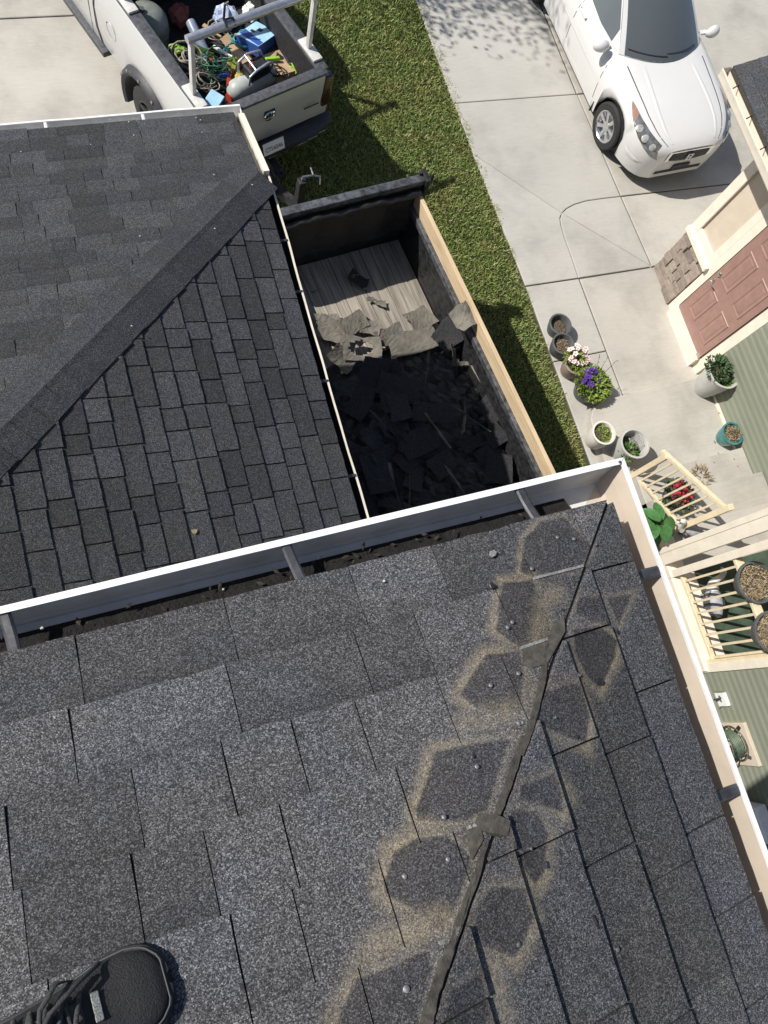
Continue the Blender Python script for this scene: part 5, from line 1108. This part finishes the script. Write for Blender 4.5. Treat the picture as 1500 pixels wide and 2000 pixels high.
coil('cable', M_DARKPL, 'black power cord draped over the cardboard box', (540,140), 1.14, 3, .11, .008, 35, .06, 'cable')
coil('rope', M_ROPE, 'beige rope strands in the shade by the bed front', (430,70), 1.02, 6, .16, .008, 37, .08)
r = random.Random(99)
for k, (px, m_, lab) in enumerate([((412,112), M_RED, 'red offcut on the green cable heap'), ((440,150), M_BLUEP, 'blue tool grip lying on the green cable'), ((446,160), M_RED, 'red tool grip beside the compressor tank'), ((498,128), M_BLUEP, 'blue strap end by the cardboard box'), ((532,118), M_LIME, 'lime green scrap beyond the cardboard box'), ((470,70), M_CARD, 'small cardboard scrap near the blue carton'), ((410,60), M_CARD, 'brown scrap in the shade beside the blue grey pipe'), ((430,100), M_WHITEPL, 'pale plastic scrap beside the narrow carton'), ((395,100), M_LIME, 'thin lime strip lying across the beige rope'), ((560,118), M_DARKPL, 'dark tool by the right bed wall')]):
    mb = MB(); L, w, h = r.uniform(.10,.20), r.uniform(.03,.07), r.uniform(.02,.04)
    mb.cbox(-L/2, L/2, -w/2, w/2, 0, h, .008); mb.tube([(L*.4,0,h/2),(L*.8,w*.3,h/2)], .012, 8)
    o = solo(mb, 'tool', m_, lab, 'tool', TP(px, 1.12), r.uniform(0,6), GB); o.rotation_euler.x = r.uniform(-.3,.3)
# ------------------------------------------------------------------ flower pots, porch ornaments
def leafmat(name, c, c2): 
    m = mat(name, c, .5, .2, 30, col2=c2, bmp=.2, bscale=80, spec=.4); return m
M_LEAF = leafmat('leaf_green', (.10, .19, .035), (.05, .105, .02)); M_LEAFY = leafmat('leaf_yellow_green', (.27, .33, .06), (.12, .19, .035)); M_LEAFD = leafmat('leaf_dark', (.065, .12, .045), (.03, .065, .022)); M_BIGLEAF = leafmat('broad_leaf', (.07, .20, .055), (.035, .11, .03))
M_DRY = leafmat('dry_stems', (.42, .34, .22), (.23, .17, .10)); M_PETW = leafmat('white_pink_petal', (.80, .72, .68), (.72, .52, .52)); M_PETP = leafmat('purple_petal', (.10, .035, .30), (.05, .015, .16)); M_PETR = leafmat('red_petal', (.50, .035, .07), (.30, .015, .04)); M_PINK = leafmat('pink_petal', (.65, .12, .22), (.5, .07, .15))
M_SOILP = mat('potting_soil', (.16, .13, .095), .95, .4, 60, col2=(.06, .048, .036), bmp=1, bscale=120, bdist=.015)
M_POTD = mat('charcoal_pot', (.10, .105, .11), .6, .2, 6, bmp=.12); M_POTB = mat('brown_pot', (.30, .24, .20), .65, .2, 5, bmp=.12); M_POTW = mat('white_pot', (.70, .66, .60), .5, .08, 6); M_POTG = mat('light_grey_pot', (.46, .46, .44), .6, .08, 6, bmp=.1); M_POTT = mat('teal_glazed_pot', (.035, .20, .21), .25, .3, 8, coat=.6)
def leaf(mb, p, d, n, L, w, curl=.15):
    d = d.normalized(); s = d.cross(n)
    if s.length < 1e-4: s = d.orthogonal()
    s.normalize(); u = s.cross(d)
    a, b_ = p+d*L*.45+u*L*curl*.5, p+d*L-u*L*curl*.6
    mb.poly([p, p+d*L*.3+s*w*.45+u*L*.06, a+s*w*.5, b_]); mb.poly([p, b_, a-s*w*.5, p+d*L*.3-s*w*.45+u*L*.06])
def rv(r, z0=-.2): return Vector((r.uniform(-1,1), r.uniform(-1,1), r.uniform(z0,1))).normalized()
def bush(mb, c, R_, hgt, n, L, w, rs, dome=True):
    r = random.Random(rs)
    for _ in range(n):
        a, q = r.uniform(0, 2*math.pi), R_*math.sqrt(r.random()); z = hgt*(1-(q/R_)**2*.7)*r.uniform(.25, 1)
        leaf(mb, c+Vector((q*math.cos(a), q*math.sin(a), z)), Vector((math.cos(a)*.8, math.sin(a)*.8, r.uniform(-.3,.7)))+rv(r)*.5, rv(r, .2), L*r.uniform(.6,1.2), w*r.uniform(.6,1.2))
def flower(mb, p, n, R_, k=5):
    n = n.normalized(); x = n.orthogonal().normalized(); y = n.cross(x)
    for i in range(k):
        a0, a1, am = 2*math.pi*i/k-.55, 2*math.pi*i/k+.55, 2*math.pi*i/k; f_ = lambda a, r_, h_: p+(x*math.cos(a)+y*math.sin(a))*r_+n*h_
        mb.poly([p, f_(a0, R_*.75, R_*.25), f_(am, R_, R_*.15), f_(a1, R_*.75, R_*.25)])
def pot(px, z0, rb, rr, h, m, label, soil=.05, rim=.016, ring=None):
    c = G(px[0], px[1], z0+h); t_ = thing('flower_pot', label, 'flower pot', (c.x, c.y, z0), 0, 'flower pots')
    mb = MB(); n = 28
    prof = [(0,0),(rb,0),(rb*1.02,.01)] + ([(lerp(rb,rr,q)*1.0+.012*math.sin(q*math.pi), h*q) for q in (.25,.5,.75)]) + [(rr,h-.035),(rr+.012,h-.03),(rr+.014,h),(rr-rim+.006,h+.002),(rr-rim,h-.01),(lerp(rr,rb,.3)-rim,h-soil-.05)]
    mb.lathe(prof, n); mb.build('shell', m, t_, 40)
    mb = MB(); r = random.Random(int(px[0])); R2 = lerp(rr,rb,soil/h)-rim; rows = [[(R2*q*math.cos(a), R2*q*math.sin(a), h-soil+.018*(1-q*q)+r.uniform(-.008,.008)) for a in [2*math.pi*k/18 for k in range(18)]] for q in (.02,.3,.6,.85,1.0)]; mb.quadgrid(rows, closed_v=True); mb.build('soil', M_SOILP, t_)
    return t_
def dry(mb, R_, z, n, rs, L=.05):
    r = random.Random(rs)
    for _ in range(n):
        a, q = r.uniform(0, 6.28), R_*math.sqrt(r.random()); p = Vector((q*math.cos(a), q*math.sin(a), z)); leaf(mb, p, rv(r, -.1), rv(r), L*r.uniform(.4,1.3), L*.25)
P1 = pot((1095,633), 0, .115, .150, .20, M_POTD, 'charcoal pot with bare dry soil, farthest from the steps', .09); mb = MB(); dry(mb, .10, .115, 120, 3, .03); mb.build('dry_litter', M_DRY, P1)
P2 = pot((1101,671), 0, .115, .150, .22, M_POTD, 'charcoal pot with withered stems behind the white petunias', .08); mb = MB(); dry(mb, .10, .15, 160, 4, .045); mb.build('dry_litter', M_DRY, P2)
P3 = pot((1126,709), 0, .115, .155, .27, M_POTB, 'brown pot of white and pink petunias', .04)
mb = MB(); bush(mb, Vector((.02,.03,.23)), .17, .14, 420, .05, .028, 5); mb.build('foliage', M_LEAFY, P3)
r = random.Random(8); mb = MB(); mb2 = MB()
for k in range(26):
    a, q = r.uniform(0, 6.28), .17*math.sqrt(r.random()); p_ = Vector((.02+q*math.cos(a), .05+q*math.sin(a), .37+r.uniform(-.03,.03))); n_ = Vector((math.cos(a)*.4-.3, math.sin(a)*.4-.2, 1)); mb = MB(); flower(mb, p_, n_, r.uniform(.030,.042)); fo = mb.build('petunia', M_PETW, P3); mb2 = MB(); mb2.lathe([(.009,0),(0,.006)], 6, trn(p_+n_.normalized()*.008)); mb2.build('flower_centre', M_PINK, fo)
P4 = pot((1158,752), 0, .15, .205, .28, M_POTD, 'charcoal pot overflowing with purple flowers and yellow green leaves', .03)
mb = MB(); bush(mb, Vector((0,0,.25)), .24, .17, 700, .06, .034, 6); mb.build('foliage', M_LEAFY, P4); mb = MB(); bush(mb, Vector((0,.02,.26)), .22, .15, 220, .05, .03, 16); mb.build('foliage', M_LEAF, P4)
mb = MB(); r = random.Random(18)
for k in range(26): a, q = r.uniform(0, 6.28), .13*math.sqrt(r.random()); flower(mb, Vector((-.06+q*math.cos(a), .06+q*math.sin(a), .41+r.uniform(-.03,.03))), Vector((math.cos(a)*.5-.2, math.sin(a)*.5, 1)), r.uniform(.028,.042))
mb.build('purple_flower', M_PETP, P4)['kind'] = 'stuff'
mb = MB()
for k in range(3): a = .6+k*.5; mb.tube([(.1*math.cos(a),.1*math.sin(a),.3),(.16*math.cos(a),.16*math.sin(a),.5),(.24*math.cos(a),.24*math.sin(a),.66)], [.004,.003,.002], 5); [leaf(mb, Vector((lerp(.1,.24,q)*math.cos(a),lerp(.1,.24,q)*math.sin(a),lerp(.3,.66,q))), rv(random, -.1), rv(random), .035, .016) for q in (.3,.45,.6,.75,.9,1)]
mb.build('spike', M_LEAFD, P4)
P5 = pot((1180,845), .17, .125, .150, .30, M_POTW, 'white pot with weedy green growth on the curved step', .06); mb = MB(); bush(mb, Vector((0,0,.235)), .12, .05, 260, .035, .018, 7); mb.build('foliage', M_LEAFY, P5)
P6 = pot((1241,866), .17, .150, .190, .36, M_POTG, 'light grey pot with a wire trellis and green sprigs near the stair railing', .17); mb = MB(); bush(mb, Vector((-.06,-.06,.20)), .11, .14, 90, .07, .045, 9); mb.build('foliage', M_LEAF, P6)
mb = MB()
for k in range(9): y_ = -.05+k*.018; mb.tube([(.0,y_,.27),(.13,y_+.02,.33)], .003, 5)
mb.tube([(.0,-.06,.27),(.0,.11,.27)], .004, 5); mb.tube([(.13,-.04,.33),(.13,.13,.33)], .004, 5); mb.build('trellis', M_POTG, P6)
P7 = pot((1416,728), .17, .15, .215, .50, M_POTG, 'tall light grey pot with leafy plant beside the front door', .08); mb = MB(); bush(mb, Vector((-.07,.08,.44)), .18, .20, 330, .06, .03, 10); mb.build('foliage', M_LEAFD, P7)
mb = MB(); bush(mb, Vector((.03,-.05,.42)), .12, .05, 100, .05, .03, 20); mb.build('foliage', M_LEAF, P7)
P8 = pot((1432,846), .17, .11, .15, .23, M_POTT, 'teal glazed pot of dried plants against the green siding', .05); mb = MB(); dry(mb, .13, .20, 260, 12, .05); mb.build('dry_litter', M_DRY, P8); mb = MB(); bush(mb, Vector((.12,-.03,.2)), .07, .08, 30, .04, .02, 13); mb.build('foliage', M_LEAFY, P8)
# pots and ornaments by the stairs and on the porch
P9 = pot((1325,968), .525, .13, .17, .16, M_POTD, 'dark pot of red flowers behind the stair railing', .02)
mb = MB(); bush(mb, Vector((0,0,.14)), .21, .12, 260, .05, .028, 14); mb.build('foliage', M_LEAFD, P9); mb = MB(); r = random.Random(28)
for k in range(60): a, q = r.uniform(0, 6.28), .15*math.sqrt(r.random()); flower(mb, Vector((q*math.cos(a), .02+q*math.sin(a), .27+r.uniform(-.03,.03))), Vector((r.uniform(-.5,.5), r.uniform(-.5,.5), 1)), r.uniform(.016,.026))
mb.build('red_flower', M_PETR, P9)['kind'] = 'stuff'
pp = G(1291,1022,1.05); bl = thing('potted_plant', 'broad leaved green plant at the foot of the porch column', 'plant', (pp.x, pp.y, .35), 0)
mb = MB(); mb.lathe([(0,0),(.11,0),(.14,.25),(.135,.25),(.12,.2),(0,.2)], 20); mb.build('shell', M_POTB, bl, 40); r = random.Random(40); mbs = MB()
for k in range(16):
    a = k*2.4; R1 = .05+.10*r.random(); b0_ = Vector((R1*.3*math.cos(a), R1*.3*math.sin(a), .45+.02*k)); tip = Vector((math.cos(a), math.sin(a), .15)); mbs.tube([(0,0,.2), b0_], .006, 5); mb = MB(); L, w = r.uniform(.19,.27), r.uniform(.13,.18); rows = []
    s_ = tip.cross(Vector((0,0,1))).normalized()
    for i in range(7):
        q = i/6; hw = w/2*math.sin(math.pi*min(1, q*.92+.06))**.7; c_ = b0_+tip*L*q-Vector((0,0,.10*q*q)); rows.append([c_-s_*hw+Vector((0,0,.015)), c_-Vector((0,0,.004)), c_+s_*hw+Vector((0,0,.015))])
    mb.quadgrid(rows); mb.build('leaf', M_LEAFY if k == 4 else M_BIGLEAF, bl, 60)
mbs.build('stem', M_LEAF, bl)
M_GOOSEG = mat('grey_goose_paint', (.33, .34, .37), .6, .2, 14, bmp=.2); M_GOOSEW = mat('white_goose_paint', (.74, .73, .70), .55, .08, 10); M_GOOSEB = mat('dark_goose_stripe', (.08, .085, .10), .6, .2, 14)
def goose(px, z, rz, label, sc=1.0, body_m=M_GOOSEG):
    c = G(px[0], px[1], z+.12); t_ = thing('goose_ornament', label, 'garden ornament', (c.x, c.y, z), math.radians(rz)); t_.scale = (sc,)*3
    mb = MB(); rows = []
    for i in range(15):
        q = i/14; y = lerp(-.22,.17,q); R_ = .085*math.sin(math.pi*min(1, (q*.93+.05)))**.75; rows.append([(R_*1.0*math.cos(a), y, .13+.05*(1-q)*(1-q)+R_*1.05*math.sin(a)) for a in [2*math.pi*k/16 for k in range(16)]])
    mb.quadgrid(rows, closed_v=True); mb.poly(rows[0]); mb.poly(rows[-1], True); mb.build('body', body_m, t_, 60)
    mb = MB(); mb.tube([(0,.10,.15),(0,.16,.20),(0,.185,.28),(0,.20,.35),(.0,.235,.385),(0,.27,.375)], [.07,.05,.034,.03,.034,.022], 12); mb.build('neck', M_GOOSEW, t_, 60)
    mb = MB(); mb.tube([(0,.27,.375),(0,.32,.36)], [.018,.006], 8); mb.build('beak', M_GOOSEB, t_, 60)
    for s in (-1, 1):
        mb = MB(); rows = [[(s*(.086*math.sin(math.pi*min(1,q*.9+.08))**.6+.006), lerp(-.20,.10,q), .13+hh*(.06 if q > .3 else .03)) for hh in (-1,-.3,.4,1)] for q in [i/8 for i in range(9)]]; mb.quadgrid(rows); mb.build('wing', M_GOOSEB if body_m is M_GOOSEG else body_m, t_, 60)
        mb = MB(); mb.tube([(s*.035,0,.07),(s*.035,.01,0)], .012, 6); mb.cbox(s*.035-.02,s*.035+.02,-.02,.06,0,.01,.003); mb.build('leg', M_GOOSEG, t_)
    mb = MB(); n = 16; rows = [[(.082*math.cos(2*math.pi*k/n), yy, .135+.086*math.sin(2*math.pi*k/n)) for k in range(n)] for yy in (.075,.095)]; mb.quadgrid(rows, closed_v=True); mb.build('band', M_GOOSEB, t_)
    return t_
goose((1390,1168), .705, -12, 'grey and white goose ornament on the green porch floor', 1.1)
goose((1344,1036), .705, 60, 'pale grey goose ornament at the top of the stairs', .9)
for px, lab, zz in (((1478,1137), 'charcoal bowl planter of dry stems on the railing, farther from the gutter corner', 1.70), ((1512,1235), 'charcoal bowl planter of dry stems cut by the right edge of the picture', 1.70)):
    t_ = pot(px, zz, .14, .215, .19, M_POTD, lab, .03); mb = MB(); dry(mb, .19, .17, 520, int(px[0]), .055); mb.build('dry_litter', M_DRY, t_)
mb = MB(); bush(mb, Vector((0,0,0)), .12, .10, 60, .09, .02, 44); solo(mb, 'dry_tuft', M_DRY, 'dry brown tuft of stems on the upper step', 'plant', G(1366,930,.37))
r = random.Random(77)
for k in range(16):
    x, y = r.uniform(1385,1495), r.uniform(795,935); z_ = .18 if y < 868 else .36
    mb = MB(); leaf(mb, Vector(), Vector((1,r.uniform(-1,1),.2)), Vector((0,0,1)), .035, .02); solo(mb, 'fallen_leaf', M_DRY, 'small fallen leaf lying on the concrete steps', 'leaf', G(x, y, z_+.004), r.uniform(0,6), 'fallen leaves on the steps')
# ------------------------------------------------------------------ nails, flakes, sneaker on the upper roof; the tree that shades the drive
M_NAIL = mat('galvanised_nail', (.22, .22, .225), .55, .3, 200, metal=.6, bmp=0); M_NAILD = mat('dark_nail', (.05, .05, .055), .5, .3, 200, metal=.5, bmp=0); M_FLAKE = mat('pale_paint_flake', (.50, .48, .44), .7, .2, 200)
def on_upper(o, px, lift=.008):
    sl = UF if px[0] < hipx(px[1]) else UR; o.location = sl.px(*px)+sl.n*lift; o.rotation_euler = sl.n.to_track_quat('Z', 'Y').to_euler(); return o
NG = 'roofing nails left in the upper roof'
for px, dk, big in (((1086,1054),0,1),((1118,1057),0,1),((1036,1115),0,1),((1158,1066),0,0),((1210,1114),0,1),((998,1219),0,1),((989,1229),0,1),((1010,1319),0,1),((956,1342),0,1),((1010,1415),0,1),((921,1480),1,1),((929,1500),0,1),((865,1598),0,1),((873,1680),0,1),((789,1713),0,1),((792,1932),0,1.3),((1030,1657),0,0),((1005,1843),0,1),((1098,1582),0,1.2),((1078,1402),0,0),((1120,1440),1,1),((1198,1235),1,1),((1163,1333),1,1.4),((1198,1853),0,1),((1034,1895),0,0)):
    mb = MB(); k = (.0043 if big == 1 else .0030 if big == 0 else .0056); mb.lathe([(.0015,-.006),(.0015,.0015),(k,.0018),(k*1.02,.003),(k*.7,.0038),(0,.004)], 12)
    o = mb.build('roofing_nail', M_NAILD if dk else M_NAIL, None, 40); on_upper(o, px, .009); tag(o, 'small round roofing nail head sticking up from the dusty hip', 'nail', NG)
def flake(px, sl, s, label, group, m=M_FLAKE, name='paint_flake', lift=.012):
    r = random.Random(int(px[0]*3+px[1])); n = 6; ring = [Vector((s*r.uniform(.6,1.1)*math.cos(2*math.pi*k/n), s*r.uniform(.5,1)*math.sin(2*math.pi*k/n), r.uniform(-.001,.002))) for k in range(n)]
    mb = MB(); mb.hexa(ring, [p+Vector((0,0,.003)) for p in ring]); o = mb.build(name, m); o.location = sl.px(*px)+sl.n*lift; o.rotation_euler = sl.n.to_track_quat('Z','Y').to_euler(); return tag(o, label, 'flake', group)
flake((748,1141), UF, .004, 'small white chip on the upper roof under the gutter strap', None); flake((85,1233), UF, .004, 'cream chip at the eave beside the leftmost gutter strap', None); flake((437,1157), UF, .003, 'grey chip at the eave on top of a shingle joint', None)
flake((960,1087), UF, .011, 'pale grey smudge of sealant on the upper roof near the eave', None, M_SEAL, 'sealant_smudge')
o = flake((958,1150), UF, .008, 'black scrap of tar on the upper roof beside the dust band', None, M_BLACKPL, 'tar_scrap')
o = flake((1055,1690), UR, .009, 'grey stone chip standing by the dust on the right slope', None, M_STEELW, 'stone_chip')
o = flake((1163,1332), UR, .010, 'black tar scrap in the triangle of dust on the right slope', None, M_BLACKPL, 'tar_scrap')
mb = MB(); mb.tube([(0,0,0),(.012,.004,.004),(.026,.006,.003)], .0022, 6); o = mb.build('bent_nail', M_NAILD); on_upper(o, (1160,1812), .012); tag(o, 'bent dark nail lying by the course edge on the right slope', 'nail')
for px in ((42,300),(216,238),(252,242),(262,236),(262,268),(178,286),(384,234),(392,238),(418,345),(493,365),(420,450),(274,465),(258,640),(395,262),(145,684)): flake(px, LF, .006, 'tiny pale flake lying on the shingles of the lower roof', 'pale flakes on the lower roof', M_FLAKE, 'paint_flake', .014)
o = flake((378,1040), LR, .022, 'small dark twig clump on the lower roof above the white gutter', None, M_DRY, 'twig_clump', .016)
# sneaker
M_MESH = mat('black_knit', (.018, .018, .021), .75, .3, 160, bmp=.9, bscale=340, bdist=.003); M_RUB = mat('black_rubber_sole', (.013, .013, .015), .5, .2, 20); M_LACE = mat('black_lace', (.05, .05, .052), .8, .3, 200, bmp=.6, bscale=400); M_TAG = mat('grey_woven_tag', (.30, .31, .30), .7, .5, 420, bmp=.3, bscale=500); M_WELT = mat('grey_welt', (.11, .11, .115), .6)
toe = UF.px(332,1912); hl_ = UF.px(-40,2100); ax = (toe-hl_).normalized(); nrm = UF.n; lat = nrm.cross(ax).normalized()
sh = thing('sneaker', 'black knit sneaker with black laces at the bottom left corner', 'shoe', toe)
MS = Matrix((( ax.x, lat.x, nrm.x, 0), (ax.y, lat.y, nrm.y, 0), (ax.z, lat.z, nrm.z, 0), (0,0,0,1))); sh.rotation_euler = MS.to_euler()
WID = [(-.33,.034),(-.29,.043),(-.22,.040),(-.15,.045),(-.09,.059),(-.05,.061),(-.025,.053),(-.010,.037),(-.002,.018),(0,.006)]
TOP = [(-.33,.085),(-.25,.105),(-.20,.108),(-.16,.102),(-.12,.084),(-.08,.064),(-.04,.054),(-.015,.042),(0,.026)]
xs_ = [-.33,-.31,-.28,-.25,-.22,-.19,-.16,-.13,-.11,-.09,-.07,-.055,-.04,-.03,-.022,-.015,-.010,-.006,-.002,0]
mb = MB(); rows = []
for x in xs_:
    w = pw(x, WID)+.005; c_ = .008*math.sin((x+.33)*9); rows.append([(x+.004,c_-w,.010),(x+.006,c_-w-.002,.016),(x+.005,c_-w,.026),(x,c_-w+.006,.028),(x,c_+w-.006,.028),(x+.005,c_+w,.026),(x+.006,c_+w+.002,.016),(x+.004,c_+w,.010)])
mb.quadgrid(rows, closed_v=True); mb.poly(rows[0]); mb.poly(rows[-1], True); mb.build('sole', M_RUB, sh, 50)
mb = MB(); rows = []
for x in xs_[:-1]:
    w, t_ = pw(x, WID)-.001, pw(x, TOP); c_ = .008*math.sin((x+.33)*9); rows.append([(x, c_+w*math.cos(a)*(1 if abs(math.cos(a)) < .99 else 1), .026+(t_-.026)*math.sin(a)**.75) for a in [math.pi*k/14 for k in range(15)]])
mb.quadgrid(rows); mb.poly(rows[-1]); mb.build('upper', M_MESH, sh, 60)
mb = MB(); mb.tube([(x+.003, s_*(pw(x, WID)+.001)+.008*math.sin((x+.33)*9), .031) for s_, x in [(-1, q) for q in xs_[7:-2]] + [(1, q) for q in xs_[-3:6:-1]]], .0014, 6); mb.build('welt', M_WELT, sh, 60)
mb = MB(); mb.quadgrid([[(x, yy, pw(x, TOP)+.006-.05*yy*yy/.02) for yy in (-.022,-.011,0,.011,.022)] for x in (-.24,-.20,-.17,-.14,-.115)]); mb.build('tongue', M_LACE, sh, 60)
mb = MB(); mb.cbox(-.006,.006,-.020,.020,0,.003,.001, trn(-.098,.006,.0755) @ rot('Y', 32)); mb.build('woven_tag', M_TAG, sh)
for k in range(5):
    x = -.125-k*.022; mb = MB(); zt = pw(x, TOP)+.009; mb.tube([(x,-.036,zt-.018),(x-.004,-.018,zt),(x-.008,.0,zt+.003),(x-.010,.018,zt),(x-.012,.036,zt-.018)], .0042, 7); mb.build('lace', M_LACE, sh, 60)
    mb = MB(); mb.tube([(x-.012,-.034,zt-.017),(x+.002,.0,zt+.007),(x+.010,.034,zt-.017)], .0038, 7); mb.build('lace', M_LACE, sh, 60)
mb = MB()
for s_ in (-1, 1): mb.tube([(-.17,0,.118),(-.16,s_*.03,.128),(-.135,s_*.055,.118),(-.12,s_*.052,.095),(-.14,s_*.03,.11),(-.17,0,.12)], .004, 7); mb.tube([(-.17,0,.12),(-.15,s_*.02,.125),(-.11,s_*.045,.10),(-.085,s_*.062,.055)], .0036, 7)
mb.build('lace_bow', M_LACE, sh, 60)
# tree beyond the top of the frame; its crown throws the leafy shade on the drive
M_BARK = mat('grey_bark', (.16, .13, .10), .9, .3, 20, bmp=.8, bscale=40)
tree = thing('tree', 'leafy tree standing beyond the top of the lawn', 'tree', (2.5, 12.35, -.03))
mb = MB(); mb.tube([(0,0,0),(.03,0,1.2),(-.05,.05,2.4),(.05,-.1,3.8),(0,0,5.4)], [.14,.11,.09,.06,.02], 10); r = random.Random(3); tips = []
for k in range(16):
    a = k*2.4; z_ = 2.0+k*.2; L = 1.75-.05*k; q = Vector((L*math.cos(a), L*math.sin(a), z_+.9)); mb.tube([(0,0,z_), q*.5+Vector((0,0,z_*.5+.1)), q], [.04,.028,.01], 6); tips.append(q); tips.append((q+Vector((0,0,z_)))*.5+Vector((0,0,.3)))
mb.build('trunk', M_BARK, tree, 60); mb = MB()
for q in tips + [Vector((0,0,5.4)), Vector((.3,.2,4.8)), Vector((-.4,.1,4.6))]:
    for _ in range(150):
        o_ = Vector((r.gauss(0,.38), r.gauss(0,.38), r.gauss(0,.28))); leaf(mb, q+o_, rv(r, -.6), rv(r, .1), r.uniform(.07,.12), .05)
mb.build('crown', M_LEAF, tree)
